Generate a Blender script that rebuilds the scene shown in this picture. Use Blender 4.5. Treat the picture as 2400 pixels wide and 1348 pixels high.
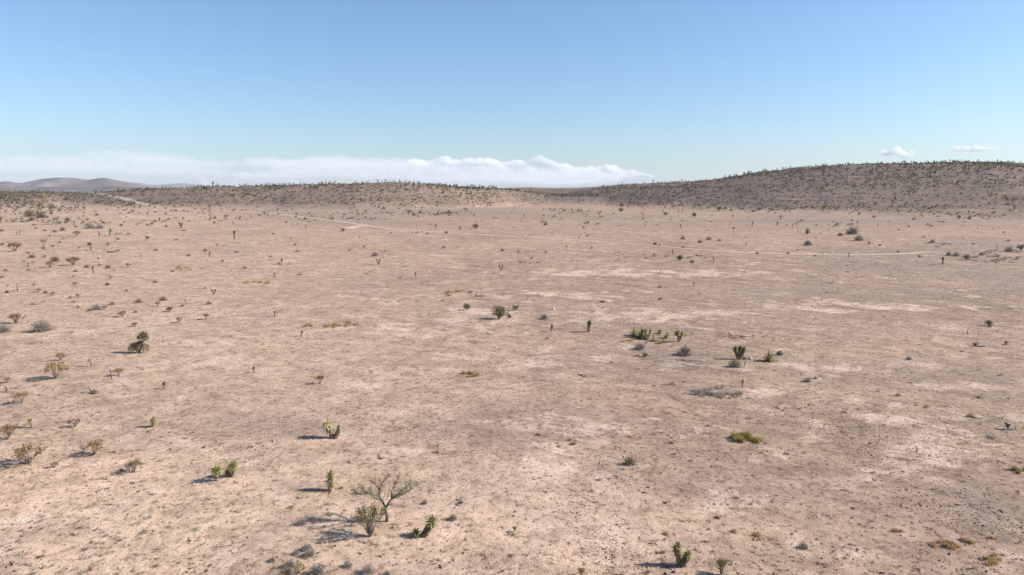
import bpy, math, random
import numpy as np
from mathutils import Vector

for o in list(bpy.data.objects):
    bpy.data.objects.remove(o, do_unlink=True)
scene = bpy.context.scene
COL = scene.collection
R = math.radians

# ------------------------------------------------------------------ camera
W0, H0, FPX = 2400.0, 1348.0, 1622.0        # photo pixels, focal length in photo pixels
CX, CY = W0 / 2, H0 / 2
CAM_H = 20.0
PITCH = math.atan((CY - 450.0) / FPX)
cam_d = bpy.data.cameras.new('camera')
cam = bpy.data.objects.new('camera', cam_d)
COL.objects.link(cam)
cam.location = (0, 0, CAM_H)
cam.rotation_euler = (math.pi / 2 - PITCH, 0, 0)
cam_d.sensor_width = 36.0
cam_d.lens = 36.0 * FPX / W0
cam_d.clip_start = 0.5
cam_d.clip_end = 120000.0
scene.camera = cam

# ------------------------------------------------------------------ sky, sun, exposure
SUN_EL, SUN_AZ = R(33), R(91)               # azimuth clockwise from +Y: sun on the right
world = bpy.data.worlds.new('World')
scene.world = world
world.use_nodes = True
wt = world.node_tree
wt.nodes.clear()
w_out = wt.nodes.new('ShaderNodeOutputWorld')
w_bg = wt.nodes.new('ShaderNodeBackground')
w_sky = wt.nodes.new('ShaderNodeTexSky')
w_sky.sky_type = 'NISHITA'
w_sky.sun_disc = False
w_sky.sun_elevation = SUN_EL
w_sky.sun_rotation = SUN_AZ
w_sky.altitude = 2000
w_sky.air_density = 1.35
w_sky.dust_density = 4.0
w_sky.ozone_density = 5.0
w_bg.inputs['Strength'].default_value = 0.094
w_bal = wt.nodes.new('ShaderNodeVectorMath')          # camera white balance of the sky colour
w_bal.operation = 'MULTIPLY'
w_bal.inputs[1].default_value = (0.965, 1.015, 1.05)
wt.links.new(w_sky.outputs[0], w_bal.inputs[0])
wt.links.new(w_bal.outputs[0], w_bg.inputs['Color'])
wt.links.new(w_bg.outputs[0], w_out.inputs['Surface'])

sun_d = bpy.data.lights.new('sun', 'SUN')
sun_d.energy = 5.0
sun_d.angle = R(0.53)
sun_d.color = (1.0, 0.93, 0.83)
sun = bpy.data.objects.new('sun', sun_d)
COL.objects.link(sun)
SUN_DIR = Vector((math.sin(SUN_AZ) * math.cos(SUN_EL), math.cos(SUN_AZ) * math.cos(SUN_EL), math.sin(SUN_EL)))
sun.rotation_euler = SUN_DIR.to_track_quat('Z', 'Y').to_euler()
sun.location = SUN_DIR * 200

scene.view_settings.view_transform = 'Standard'
scene.view_settings.look = 'None'
scene.view_settings.exposure = 0.75
scene.view_settings.gamma = 1.0
scene.view_settings.use_curve_mapping = False
scene.render.engine = 'CYCLES'
scene.cycles.use_denoising = True
scene.cycles.denoising_prefilter = 'NONE'
scene.cycles.use_adaptive_sampling = False
scene.cycles.volume_bounces = 12
scene.cycles.max_bounces = 14
scene.cycles.diffuse_bounces = 3
scene.cycles.transparent_max_bounces = 12

# ------------------------------------------------------------------ noise
def _hash(ix, iy, seed):
    n = (ix.astype(np.int64) * 374761393 + iy.astype(np.int64) * 668265263 + seed * 144665) & 0x7fffffff
    n = ((n ^ (n >> 13)) * 1274126177) & 0x7fffffff
    return ((n ^ (n >> 16)) & 0xffff) / 65535.0

def vnoise(x, y, seed=0):
    ix, iy = np.floor(x), np.floor(y)
    fx, fy = x - ix, y - iy
    fx = fx * fx * fx * (fx * (fx * 6 - 15) + 10)
    fy = fy * fy * fy * (fy * (fy * 6 - 15) + 10)
    a, b = _hash(ix, iy, seed), _hash(ix + 1, iy, seed)
    c, d = _hash(ix, iy + 1, seed), _hash(ix + 1, iy + 1, seed)
    return (a + (b - a) * fx) * (1 - fy) + (c + (d - c) * fx) * fy - 0.5

def fbm(x, y, seed=0, octaves=4):
    s, amp = 0.0, 1.0
    for k in range(octaves):
        s = s + amp * vnoise(x * 2 ** k + 13.7 * k, y * 2 ** k - 7.1 * k, seed + k)
        amp *= 0.5
    return s

def sstep(a, b, x):
    t = np.clip((x - a) / (b - a), 0, 1)
    return t * t * (3 - 2 * t)

# ------------------------------------------------------------------ terrain: real hills on a plain
SP, CP = math.sin(PITCH), math.cos(PITCH)
def slope_of(py):
    t = (CY - py) / FPX
    return (-SP + t * CP) / (CP + t * SP)
def a_of(px, py=450.0):
    t = (CY - py) / FPX
    return ((px - CX) / FPX) / (CP + t * SP)

def plain(Y):
    return 6.0 * sstep(90.0, 600.0, Y)

MID = dict(   # the low ridge left of centre: px, skyline row, foot row, crest distance
    px=[-900, -300, 0, 120, 220, 300, 400, 480, 600, 700, 800, 850, 950, 1010, 1060, 1100, 1150, 1200, 1300],
    top=[455, 452, 450.5, 451, 452.5, 449, 443, 438.5, 436, 434, 430, 428.5, 428, 430, 434, 438.5, 442.5, 447, 460],
    foot=[505, 500, 496, 488, 476, 474, 481, 486, 490, 492, 493, 493, 492, 491, 491, 490, 488, 485, 483],
    dist=[820, 800, 760, 740, 720, 700, 680, 670, 660, 655, 650, 650, 660, 670, 690, 710, 740, 760, 780])
RIGHT = dict(  # the saddle and the big hill on the right
    px=[950, 1080, 1150, 1200, 1300, 1400, 1450, 1500, 1600, 1680, 1720, 1780, 1850, 1950, 2050, 2150, 2230, 2300, 2350, 2400, 2600, 3000],
    top=[455, 446, 442.5, 441, 439.5, 436, 432, 429.5, 425, 418.5, 412.5, 403, 395, 389, 387.5, 385, 381.5, 380.5, 383, 386, 396, 420],
    foot=[470, 470, 471, 474, 479, 483, 486, 489, 494, 499, 501, 504, 507, 510, 512, 514, 515, 516, 517, 517, 520, 525],
    dist=[1000, 1000, 990, 980, 960, 930, 900, 880, 840, 810, 790, 770, 750, 730, 715, 705, 700, 700, 700, 700, 700, 720])
AG = np.linspace(-2.0, 2.0, 1601)
def _prep(d):
    a = a_of(np.array(d['px'], float))
    top = np.interp(AG, a, d['top']); foot = np.interp(AG, a, d['foot']); yc = np.interp(AG, a, d['dist'])
    k = np.hanning(13); k /= k.sum()
    sm = lambda v: np.convolve(np.pad(v, 6, mode='edge'), k, 'valid')
    top, foot, yc = sm(top), sm(foot), sm(yc)
    zc = CAM_H + yc * slope_of(top)
    ys = np.linspace(60, 1200, 2400)
    gap = CAM_H + ys[None, :] * slope_of(foot)[:, None] - plain(ys)[None, :]
    yb = ys[np.argmax(gap < 0, axis=1)]
    yb = np.minimum(yb, yc - 90)
    return dict(zc=zc, yc=yc, yb=sm(yb))
MID_P, RIGHT_P = _prep(MID), _prep(RIGHT)

def hill_rise(X, Y):
    Ys = np.maximum(Y, 1.0)
    a = np.clip(X / Ys, -1.99, 1.99)
    tot = 0.0
    for P, seed in ((MID_P, 5), (RIGHT_P, 9)):
        zc = np.interp(a, AG, P['zc']); yc = np.interp(a, AG, P['yc']); yb = np.interp(a, AG, P['yb'])
        t = (Ys - yb) / (yc - yb)
        up = np.clip(t, 0, 1)
        up = 0.55 * (up * up * (3 - 2 * up)) + 0.45 * np.sin(up * math.pi / 2) ** 1.35
        down = 1 - sstep(0, 1, (Ys - yc) / 520.0)
        rise = np.maximum(zc - plain(yc), 0.0) * np.where(t > 1, down, up)
        tot = tot + rise ** 5
    return np.where(Y > 60, tot ** 0.2, 0.0)

def terrain(X, Y):
    X = np.asarray(X, float); Y = np.asarray(Y, float)
    r = np.hypot(X, Y)
    hr = hill_rise(X, Y)
    und = 0.55 * fbm(X / 70.0, Y / 70.0, 1, 3) * sstep(25, 120, r) + 0.22 * fbm(X / 9.0, Y / 9.0, 3, 3) * (1 - sstep(250, 500, r))
    k = np.clip(hr / 9.0, 0, 1)
    gul = k * (2.6 * fbm(X / 85.0, Y / 120.0, 21, 4) - 1.3 * np.abs(fbm(X / 38.0, Y / 90.0, 33, 3)))
    return plain(Y) * np.where(Y > 0, 1, 0) + hr + (und + gul) * (1 - sstep(1500, 3000, r))

_TS = np.exp(np.linspace(math.log(18), math.log(2200), 3000))
def ground_at(px, py):
    """the place on the real ground where the photo shows something standing"""
    t = (CY - py) / FPX
    d = np.array([(px - CX) / FPX, CP + t * SP, -SP + t * CP])
    z = CAM_H + _TS * d[2] - terrain(_TS * d[0], _TS * d[1])
    k = int(np.argmax(z < 0))
    if z[k] >= 0:
        k = int(np.argmin(z))
        s = _TS[k]
    elif k == 0:
        s = _TS[0]
    else:
        s = _TS[k - 1] + (_TS[k] - _TS[k - 1]) * z[k - 1] / (z[k - 1] - z[k])
    x, y = s * d[0], s * d[1]
    return np.array([x, y, float(terrain(x, y))]), s     # s is the depth along the lens axis

def project(X, Y, Z):
    dep = Y * CP - (Z - CAM_H) * SP
    dep = np.where(np.abs(dep) < 1e-3, 1e-3, dep)
    return CX + FPX * X / dep, CY - FPX * (Y * SP + (Z - CAM_H) * CP) / dep, dep

# ------------------------------------------------------------------ materials
def new_mat(name):
    m = bpy.data.materials.new(name)
    m.use_nodes = True
    nt = m.node_tree
    return m, nt, nt.nodes['Principled BSDF'], nt.nodes['Material Output']

def ramp(nt, fac, stops):
    n = nt.nodes.new('ShaderNodeValToRGB')
    e = n.color_ramp.elements
    while len(e) < len(stops):
        e.new(0.5)
    for k, (p, c) in enumerate(stops):
        e[k].position = p
        e[k].color = c if len(c) == 4 else (*c, 1)
    nt.links.new(fac, n.inputs['Fac'])
    return n.outputs['Color']

def noise_tex(nt, vec, scale, detail=4, rough=0.55, dist=0.0):
    n = nt.nodes.new('ShaderNodeTexNoise')
    n.inputs['Scale'].default_value = scale
    n.inputs['Detail'].default_value = detail
    n.inputs['Roughness'].default_value = rough
    n.inputs['Distortion'].default_value = dist
    nt.links.new(vec, n.inputs['Vector'])
    return n.outputs['Fac']

def mixc(nt, fac, a, b, mode='MIX'):
    n = nt.nodes.new('ShaderNodeMix')
    n.data_type = 'RGBA'
    n.blend_type = mode
    for key, v in (('Factor', fac), ('A', a), ('B', b)):
        s = [i for i in n.inputs if i.name == key and i.enabled and (i.type == 'VALUE' if key == 'Factor' else i.type == 'RGBA')][0]
        if isinstance(v, (int, float)):
            s.default_value = v
        elif isinstance(v, tuple):
            s.default_value = (*v, 1)
        else:
            nt.links.new(v, s)
    return [o for o in n.outputs if o.type == 'RGBA'][0]

def mathn(nt, op, a, b=0.0, clamp=False):
    n = nt.nodes.new('ShaderNodeMath')
    n.operation = op
    n.use_clamp = clamp
    for k, v in enumerate((a, b)):
        if isinstance(v, (int, float)):
            n.inputs[k].default_value = v
        else:
            nt.links.new(v, n.inputs[k])
    return n.outputs[0]

def plant_mat(name, c1, c2, scale=6.0, translucent=0.25, rough=0.8, vary=0.25):
    """two-tone leaf or bark; each plant a little lighter or darker than the next"""
    m, nt, b, out = new_mat(name)
    tc = nt.nodes.new('ShaderNodeTexCoord')
    f = noise_tex(nt, tc.outputs['Object'], scale, 3)
    c = ramp(nt, f, [(0.35, c1), (0.65, c2)])
    oi = nt.nodes.new('ShaderNodeObjectInfo')
    hsv = nt.nodes.new('ShaderNodeHueSaturation')
    hsv.inputs['Saturation'].default_value = 1.0
    v = mathn(nt, 'MULTIPLY_ADD', oi.outputs['Random'], 2 * vary)
    v.node.inputs[2].default_value = 1 - vary
    nt.links.new(v, hsv.inputs['Value'])
    nt.links.new(c, hsv.inputs['Color'])
    col = hsv.outputs['Color']
    nt.links.new(col, b.inputs['Base Color'])
    b.inputs['Roughness'].default_value = rough
    b.inputs['Specular IOR Level'].default_value = 0.2
    if translucent > 0:
        tr = nt.nodes.new('ShaderNodeBsdfTranslucent')
        nt.links.new(col, tr.inputs['Color'])
        mx = nt.nodes.new('ShaderNodeMixShader')
        mx.inputs[0].default_value = translucent
        nt.links.new(b.outputs[0], mx.inputs[1])
        nt.links.new(tr.outputs[0], mx.inputs[2])
        nt.links.new(mx.outputs[0], out.inputs['Surface'])
    return m

def tint_mat(name, translucent=0.2, rough=0.85):
    """colour from the per-plant attribute 'tint' (joined ground cover)"""
    m, nt, b, out = new_mat(name)
    at = nt.nodes.new('ShaderNodeAttribute')
    at.attribute_name = 'tint'
    nt.links.new(at.outputs['Color'], b.inputs['Base Color'])
    b.inputs['Roughness'].default_value = rough
    b.inputs['Specular IOR Level'].default_value = 0.15
    if translucent:
        tr = nt.nodes.new('ShaderNodeBsdfTranslucent')
        nt.links.new(at.outputs['Color'], tr.inputs['Color'])
        mx = nt.nodes.new('ShaderNodeMixShader')
        mx.inputs[0].default_value = translucent
        nt.links.new(b.outputs[0], mx.inputs[1])
        nt.links.new(tr.outputs[0], mx.inputs[2])
        nt.links.new(mx.outputs[0], out.inputs['Surface'])
    return m

M = {}
M['yucca'] = plant_mat('yucca_leaf', (.160, .150, .058), (.37, .33, .145), 9)
M['yucca_far'] = plant_mat('yucca_leaf_dull', (.115, .118, .045), (.24, .225, .085), 9)
M['yucca_pale'] = plant_mat('yucca_leaf_yellowed', (.42, .37, .17), (.62, .53, .30), 7)
M['yucca_cream'] = plant_mat('yucca_leaf_dried_cream', (.50, .43, .22), (.74, .64, .41), 7, .35, .8, .05)
M['yucca_dark'] = plant_mat('yucca_leaf_dark', (.085, .098, .034), (.18, .185, .065), 9)
M['skirt'] = plant_mat('dead_yucca_leaf', (.22, .155, .085), (.40, .30, .17), 8)
M['bark'] = plant_mat('yucca_bark', (.075, .058, .045), (.15, .115, .085), 12, 0)
M['tree_bark'] = plant_mat('tree_bark', (.085, .068, .055), (.16, .13, .105), 12, 0)
M['tree_leaf'] = plant_mat('feathery_leaf', (.16, .162, .09), (.27, .265, .155), 5, 0.3)
M['creosote_leaf'] = plant_mat('olive_leaf', (.205, .145, .068), (.36, .258, .13), 5, 0.3)
M['creosote_green'] = plant_mat('olive_green_leaf', (.125, .108, .034), (.235, .195, .07), 5, 0.3)
M['stem'] = plant_mat('pale_stem', (.17, .135, .11), (.30, .245, .20), 8, 0)
M['grey_twig'] = plant_mat('grey_twig', (.145, .126, .112), (.30, .268, .240), 6, 0.1)
M['grey_tuft'] = plant_mat('grey_wiry_grass', (.34, .285, .235), (.52, .445, .37), 6, 0.1)
M['brown_twig'] = plant_mat('brown_twig', (.15, .112, .078), (.29, .22, .155), 6, 0.1)
M['dark_leaf'] = plant_mat('dark_leaf', (.065, .064, .032), (.16, .15, .075), 6, 0.2)
M['olive_leaf'] = plant_mat('olive_crown_leaf', (.17, .14, .065), (.33, .27, .12), 6, 0.3)
M['gold'] = plant_mat('golden_grass', (.33, .235, .10), (.50, .375, .18), 5, 0.3)
M['orange'] = plant_mat('rusty_grass', (.36, .21, .10), (.52, .34, .18), 5, 0.3)
M['olive_gold'] = plant_mat('olive_grass', (.29, .215, .060), (.52, .385, .145), 4, 0.3)
M['straw'] = plant_mat('straw', (.36, .28, .16), (.52, .43, .27), 5, 0.3)
M['dry_tuft'] = plant_mat('dry_tuft', (.13, .098, .072), (.25, .195, .145), 5, 0.1)
M['deadwood'] = plant_mat('dead_wood', (.11, .095, .085), (.24, .215, .195), 7, 0)
M['pale_wood'] = plant_mat('bleached_wood', (.32, .27, .22), (.55, .48, .40), 5, 0)
M['dark_rock'] = plant_mat('dark_rock', (.045, .040, .038), (.11, .095, .085), 5, 0)
M['pale_rock'] = plant_mat('pale_rock', (.34, .29, .24), (.50, .44, .37), 5, 0)
M['pad'] = plant_mat('cactus_pad', (.055, .07, .055), (.12, .135, .10), 5, 0.0)
M['white'] = plant_mat('white_paint', (.6, .58, .55), (.75, .73, .70), 3, 0)
M['cover'] = tint_mat('scrub_cover')
M['pebble'] = tint_mat('pebble', 0.0, 0.95)

# ------------------------------------------------------------------ object helpers
def mesh_of(name, v, f, mat, smooth=False, tint=None):
    me = bpy.data.meshes.new(name)
    me.from_pydata([tuple(p) for p in v] if not isinstance(v, np.ndarray) else v.tolist(), [],
                   f.tolist() if isinstance(f, np.ndarray) else f)
    if tint is not None:
        at = me.attributes.new('tint', 'FLOAT_COLOR', 'POINT')
        buf = np.ones((len(v), 4), np.float32); buf[:, :3] = tint
        at.data.foreach_set('color', buf.ravel())
    if mat:
        me.materials.append(mat)
    if smooth:
        me.polygons.foreach_set('use_smooth', [True] * len(me.polygons))
    me.update()
    return me

def link(name, data, parent=None, loc=(0, 0, 0)):
    o = bpy.data.objects.new(name, data)
    COL.objects.link(o)
    o.location = loc
    if parent:
        o.parent = parent
    return o

def tag(o, label=None, cat=None, group=None, kind=None):
    for k, v in (('label', label), ('category', cat), ('group', group), ('kind', kind)):
        if v:
            o[k] = v
    return o

def copy_tree(o, parent=None):
    c = o.copy()
    COL.objects.link(c)
    if parent:
        c.parent = parent
    for ch in o.children:
        copy_tree(ch, c)
    return c

class MB:
    def __init__(s):
        s.v, s.f = [], []
    def tube(s, pts, rad, n=6, cap=True):
        pts = [Vector(p) for p in pts]
        b = len(s.v)
        for i, p in enumerate(pts):
            d = (pts[min(i + 1, len(pts) - 1)] - pts[max(i - 1, 0)])
            d = d.normalized() if d.length > 1e-9 else Vector((0, 0, 1))
            u = d.orthogonal().normalized()
            w = d.cross(u)
            r = rad[i] if isinstance(rad, (list, tuple)) else rad
            for k in range(n):
                t = 2 * math.pi * k / n
                s.v.append(p + (u * math.cos(t) + w * math.sin(t)) * r)
        for i in range(len(pts) - 1):
            for k in range(n):
                s.f.append((b + i * n + k, b + i * n + (k + 1) % n, b + (i + 1) * n + (k + 1) % n, b + (i + 1) * n + k))
        if cap:
            s.f.append(tuple(b + (len(pts) - 1) * n + k for k in range(n)))
            s.f.append(tuple(b + k for k in reversed(range(n))))
    def blade(s, p, d, L, w, droop=0.0, side=None):
        p = Vector(p); d = Vector(d).normalized()
        u = Vector(side).normalized() if side else (d.cross(Vector((0, 0, 1))) if abs(d.z) < .98 else Vector((1, 0, 0))).normalized()
        m = p + d * L * .5
        t = p + d * L - Vector((0, 0, droop * L))
        b = len(s.v)
        s.v += [p - u * w * .35, p + u * w * .35, m + u * w * .5, m - u * w * .5, t + u * w * .08, t - u * w * .08]
        s.f += [(b, b + 1, b + 2, b + 3), (b + 3, b + 2, b + 4, b + 5)]
    def leaf(s, p, d, L, w, rng):
        d = Vector(d).normalized()
        u = d.orthogonal().normalized()
        u = (u * math.cos(a := rng.uniform(0, 6.28)) + d.cross(u) * math.sin(a))
        p = Vector(p)
        b = len(s.v)
        s.v += [p - u * w * .3, p + d * L * .5 - u * w * .5, p + d * L, p + d * L * .5 + u * w * .5]
        s.f.append((b, b + 1, b + 2, b + 3))
    def lump(s, c, r, rng, n=7, m=5, rough=.2):
        b = len(s.v)
        c = Vector(c)
        for i in range(m):
            t = math.pi * (i + .35) / (m - .3)
            for k in range(n):
                q = 2 * math.pi * (k + .5 * (i % 2)) / n
                e = 1 + rng.uniform(-rough, rough)
                s.v.append(c + Vector((r[0] * math.sin(t) * math.cos(q), r[1] * math.sin(t) * math.sin(q), r[2] * math.cos(t))) * e)
        for i in range(m - 1):
            for k in range(n):
                s.f.append((b + i * n + k, b + (i + 1) * n + k, b + (i + 1) * n + (k + 1) % n, b + i * n + (k + 1) % n))
        s.f.append(tuple(b + k for k in range(n)))
        s.f.append(tuple(b + (m - 1) * n + k for k in reversed(range(n))))
    def mesh(s, name, mat, smooth=False):
        return mesh_of(name, s.v, s.f, mat, smooth)

def rdir(rng, lo=-1.0, hi=1.0):
    z = rng.uniform(lo, hi)
    t = rng.uniform(0, 2 * math.pi)
    r = math.sqrt(max(0, 1 - z * z))
    return Vector((r * math.cos(t), r * math.sin(t), z))

# ------------------------------------------------------------------ the ground, one sheet out to the horizon
th_in = np.linspace(-R(52), R(52), 470)
th_out = np.linspace(R(52), R(308), 62)[1:-1]
TH = np.concatenate([th_in, th_out])                       # measured clockwise from +Y
RR = np.concatenate([[0.4, 4.0, 8.0], np.exp(np.linspace(math.log(13), math.log(1500), 360)),
                     np.exp(np.linspace(math.log(1600), math.log(14000), 30))])
gx = RR[:, None] * np.sin(TH)[None, :]
gy = RR[:, None] * np.cos(TH)[None, :]
gz = terrain(gx, gy)
nr, nt_ = gx.shape
idx = np.arange(nr * nt_).reshape(nr, nt_)
nxt = np.roll(idx, -1, axis=1)
quads = np.stack([idx[:-1], idx[1:], nxt[1:], nxt[:-1]], axis=-1).reshape(-1, 4)
gverts = np.stack([gx, gy, gz], -1).reshape(-1, 3)

# where the soil itself differs: pixel-measured patches are turned into places on the ground
ppx, ppy, pdep = project(gverts[:, 0], gverts[:, 1], gverts[:, 2])
front = pdep > 5
def patch(cx, cy, rx, ry, soft=.5, rot=0.0):
    c, s = math.cos(rot), math.sin(rot)
    dx, dy = (ppx - cx), (ppy - cy)
    q = np.hypot((dx * c + dy * s) / rx, (-dx * s + dy * c) / ry)
    wob = 0.35 * fbm(gverts[:, 0] / 14.0, gverts[:, 1] / 14.0, 71, 3)
    return np.where(front, 1 - sstep(1 - soft, 1 + soft, q + wob), 0)
hr = hill_rise(gverts[:, 0], gverts[:, 1])
hillm = sstep(-0.4, 5.5, hr + 2.2 * fbm(gverts[:, 0] / 30, gverts[:, 1] / 30, 44, 3))
greym = np.zeros(len(gverts))
for a in ((2250, 625, 420, 48, .6, .05), (2000, 520, 560, 16, .7, .0), (2300, 575, 260, 16, .6), (1100, 500, 620, 12, .6, .03),
          (780, 510, 260, 20, .6, .05), (2050, 880, 220, 26, .6, .10), (2300, 900, 200, 40, .7, .12), (1560, 845, 200, 40, .6),
          (2250, 995, 160, 22, .8), (1700, 1120, 170, 60, .6, .3), (2300, 1190, 170, 50, .8, .2), (1230, 1000, 220, 50, .7), (620, 1000, 160, 22, .7),
          (1900, 700, 500, 70, .9), (1500, 765, 200, 18, .7), (2380, 680, 200, 20, .6), (1960, 610, 180, 14, .6)):
    greym = np.maximum(greym, patch(*a) * .9)
palem = np.zeros(len(gverts))
for a in ((1910, 858, 90, 9, .5, .1), (1850, 905, 110, 16, .5, -.2), (2020, 945, 110, 12, .5, .1), (2190, 1040, 110, 40, .6), (2080, 985, 110, 16, .6),
          (2260, 905, 140, 10, .6), (1500, 740, 230, 20, .7), (1330, 850, 150, 14, .7), (1110, 745, 110, 26, .6), (960, 770, 160, 14, .6), (2160, 1090, 130, 36, .7),
          (985, 1057, 34, 7, .15), (1540, 980, 22, 4, .2), (1340, 1010, 120, 40, .7), (1360, 1110, 110, 26, .8), (1700, 1180, 80, 26, .7), (1430, 1240, 150, 24, .8),
          (1500, 640, 320, 10, .7), (1330, 690, 160, 9, .6), (2000, 720, 260, 12, .7), (1760, 960, 90, 14, .5), (2060, 1300, 80, 16, .6), (1900, 1030, 60, 12, .5),
          (310, 507, 32, 4, .4), (400, 575, 26, 3, .4), (40, 1222, 60, 10, .6)):
    palem = np.maximum(palem, patch(*a))
warmm = np.zeros(len(gverts))
for wgt, a in ((.45, (250, 800, 620, 420, .8)), (.4, (700, 900, 420, 200, .9)), (.8, (1000, 1250, 600, 160, .9)), (1.0, (250, 1200, 560, 220, .7))):
    warmm = np.maximum(warmm, wgt * patch(*a))
hillm = hillm * np.where(front & (ppx < 1350), .74 + .26 * sstep(1150, 1350, ppx), 1)
zone = np.stack([hillm, greym, palem], -1)
ground_me = mesh_of('ground', gverts, quads, None, True)
at = ground_me.attributes.new('zone', 'FLOAT_COLOR', 'POINT')
buf = np.ones((len(gverts), 4), np.float32); buf[:, :3] = zone; buf[:, 3] = warmm
at.data.foreach_set('color', buf.ravel())

def ground_material():
    m, nt, b, out = new_mat('desert_soil')
    geo = nt.nodes.new('ShaderNodeNewGeometry')
    P = geo.outputs['Position']
    at = nt.nodes.new('ShaderNodeAttribute'); at.attribute_name = 'zone'
    sep = nt.nodes.new('ShaderNodeSeparateColor')
    nt.links.new(at.outputs['Color'], sep.inputs[0])
    hill, grey, pale = sep.outputs
    warm = at.outputs['Alpha']
    big = noise_tex(nt, P, 0.030, 5, .6, .4)
    med = noise_tex(nt, P, 0.16, 9, .74, .5)
    mid = noise_tex(nt, P, 0.55, 7, .72, .3)
    fine = noise_tex(nt, P, 1.9, 6, .72)
    grit = noise_tex(nt, P, 7.0, 3, .65)
    soil = ramp(nt, big, [(.30, (.305, .222, .172)), (.50, (.354, .258, .200)), (.70, (.405, .301, .236))])
    warmc = ramp(nt, big, [(.30, (.505, .366, .279)), (.70, (.600, .447, .352))])
    soil = mixc(nt, warm, soil, warmc)
    # mottling at a stride or two
    mot = ramp(nt, mid, [(.30, (.58, .555, .535)), (.49, (1, 1, 1)), (.68, (1.22, 1.22, 1.22))])
    soil = mixc(nt, 1.0, soil, mot, 'MULTIPLY')
    mot2 = ramp(nt, noise_tex(nt, P, 0.32, 8, .75, .2), [(.34, (.70, .68, .66)), (.5, (1, 1, 1)), (.66, (1.16, 1.16, 1.16))])
    soil = mixc(nt, 1.0, soil, mot2, 'MULTIPLY')
    # dry litter lying thin on the soil
    lit = ramp(nt, noise_tex(nt, P, 0.085, 9, .75, .6), [(.46, (0, 0, 0)), (.66, (1, 1, 1))])
    soil = mixc(nt, mathn(nt, 'MULTIPLY', lit, .35), soil, (.385, .295, .195))
    # grey stony crust
    gmask = mathn(nt, 'MULTIPLY', grey, ramp(nt, med, [(.30, (.2, .2, .2)), (.66, (1, 1, 1))]))
    soil = mixc(nt, mathn(nt, 'MULTIPLY', gmask, .80), soil, (.225, .180, .156))
    gm2 = ramp(nt, noise_tex(nt, P, 0.060, 10, .78, .4), [(.44, (0, 0, 0)), (.68, (1, 1, 1))])
    soil = mixc(nt, mathn(nt, 'MULTIPLY', mathn(nt, 'MULTIPLY', gm2, .52), mathn(nt, 'SUBTRACT', 1.0, mathn(nt, 'MULTIPLY', warm, .55))), soil, (.262, .202, .168))
    # shallow wash lines running down to the right
    rot = nt.nodes.new('ShaderNodeMapping'); rot.inputs['Rotation'].default_value = (0, 0, R(38))
    sca = nt.nodes.new('ShaderNodeMapping'); sca.inputs['Scale'].default_value = (.045, .34, .1)
    nt.links.new(P, rot.inputs['Vector']); nt.links.new(rot.outputs[0], sca.inputs['Vector'])
    wash = noise_tex(nt, sca.outputs[0], 1.0, 7, .68, .8)
    wline = ramp(nt, wash, [(.30, (.74, .73, .72)), (.46, (1, 1, 1)), (.60, (1, 1, 1)), (.74, (1.18, 1.17, 1.16))])
    soil = mixc(nt, mathn(nt, 'SUBTRACT', 1.0, mathn(nt, 'MULTIPLY', warm, .7)), soil, wline, 'MULTIPLY')
    # pale bare silt in ragged, broken sheets
    pn = mathn(nt, 'ADD', med, mathn(nt, 'MULTIPLY', pale, .12))
    pn = mathn(nt, 'ADD', pn, mathn(nt, 'MULTIPLY', mid, .22))
    pn = mathn(nt, 'ADD', pn, mathn(nt, 'MULTIPLY', mathn(nt, 'SUBTRACT', wash, .5), .35))
    pm = ramp(nt, pn, [(.665, (0, 0, 0)), (.80, (1, 1, 1))])
    soil = mixc(nt, mathn(nt, 'MULTIPLY', pm, .90), soil, (.560, .435, .358))
    # hillsides: darker stony soil
    hsoil = ramp(nt, med, [(.34, (.122, .098, .085)), (.52, (.160, .127, .110)), (.68, (.225, .178, .150))])
    mp = nt.nodes.new('ShaderNodeMapping')
    mp.inputs['Scale'].default_value = (.010, .016, .42)
    nt.links.new(P, mp.inputs['Vector'])
    strata = ramp(nt, noise_tex(nt, mp.outputs[0], 1.6, 6, .7), [(.36, (.64, .64, .65)), (.5, (1, 1, 1)), (.66, (1.28, 1.23, 1.18))])
    hsoil = mixc(nt, 1.0, hsoil, strata, 'MULTIPLY')
    soil = mixc(nt, mathn(nt, 'MULTIPLY', hill, .88), soil, hsoil)
    # small stones and scraps
    sp = ramp(nt, fine, [(.34, (.40, .37, .35)), (.48, (1, 1, 1)), (.58, (1, 1, 1)), (.70, (1.25, 1.25, 1.25))])
    soil = mixc(nt, 1.0, soil, sp, 'MULTIPLY')
    gr = ramp(nt, grit, [(.28, (.62, .60, .58)), (.46, (1, 1, 1)), (.75, (1.10, 1.10, 1.10))])
    soil = mixc(nt, .8, soil, gr, 'MULTIPLY')
    soil = mixc(nt, 1.0, soil, (.995, .960, .915), 'MULTIPLY')
    nt.links.new(soil, b.inputs['Base Color'])
    b.inputs['Roughness'].default_value = .95
    b.inputs['Specular IOR Level'].default_value = .08
    hsum = mathn(nt, 'ADD', mathn(nt, 'MULTIPLY', fine, .10), mathn(nt, 'MULTIPLY', grit, .025))
    hsum = mathn(nt, 'ADD', hsum, mathn(nt, 'MULTIPLY', med, .30))
    bp = nt.nodes.new('ShaderNodeBump')
    bp.inputs['Strength'].default_value = .8
    bp.inputs['Distance'].default_value = 1.0
    nt.links.new(hsum, bp.inputs['Height'])
    nt.links.new(bp.outputs[0], b.inputs['Normal'])
    return m
ground_me.materials.append(ground_material())
ground = tag(link('ground', ground_me), kind='structure', label='bare pinkish desert plain with pale silt patches rising into low hills')

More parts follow.
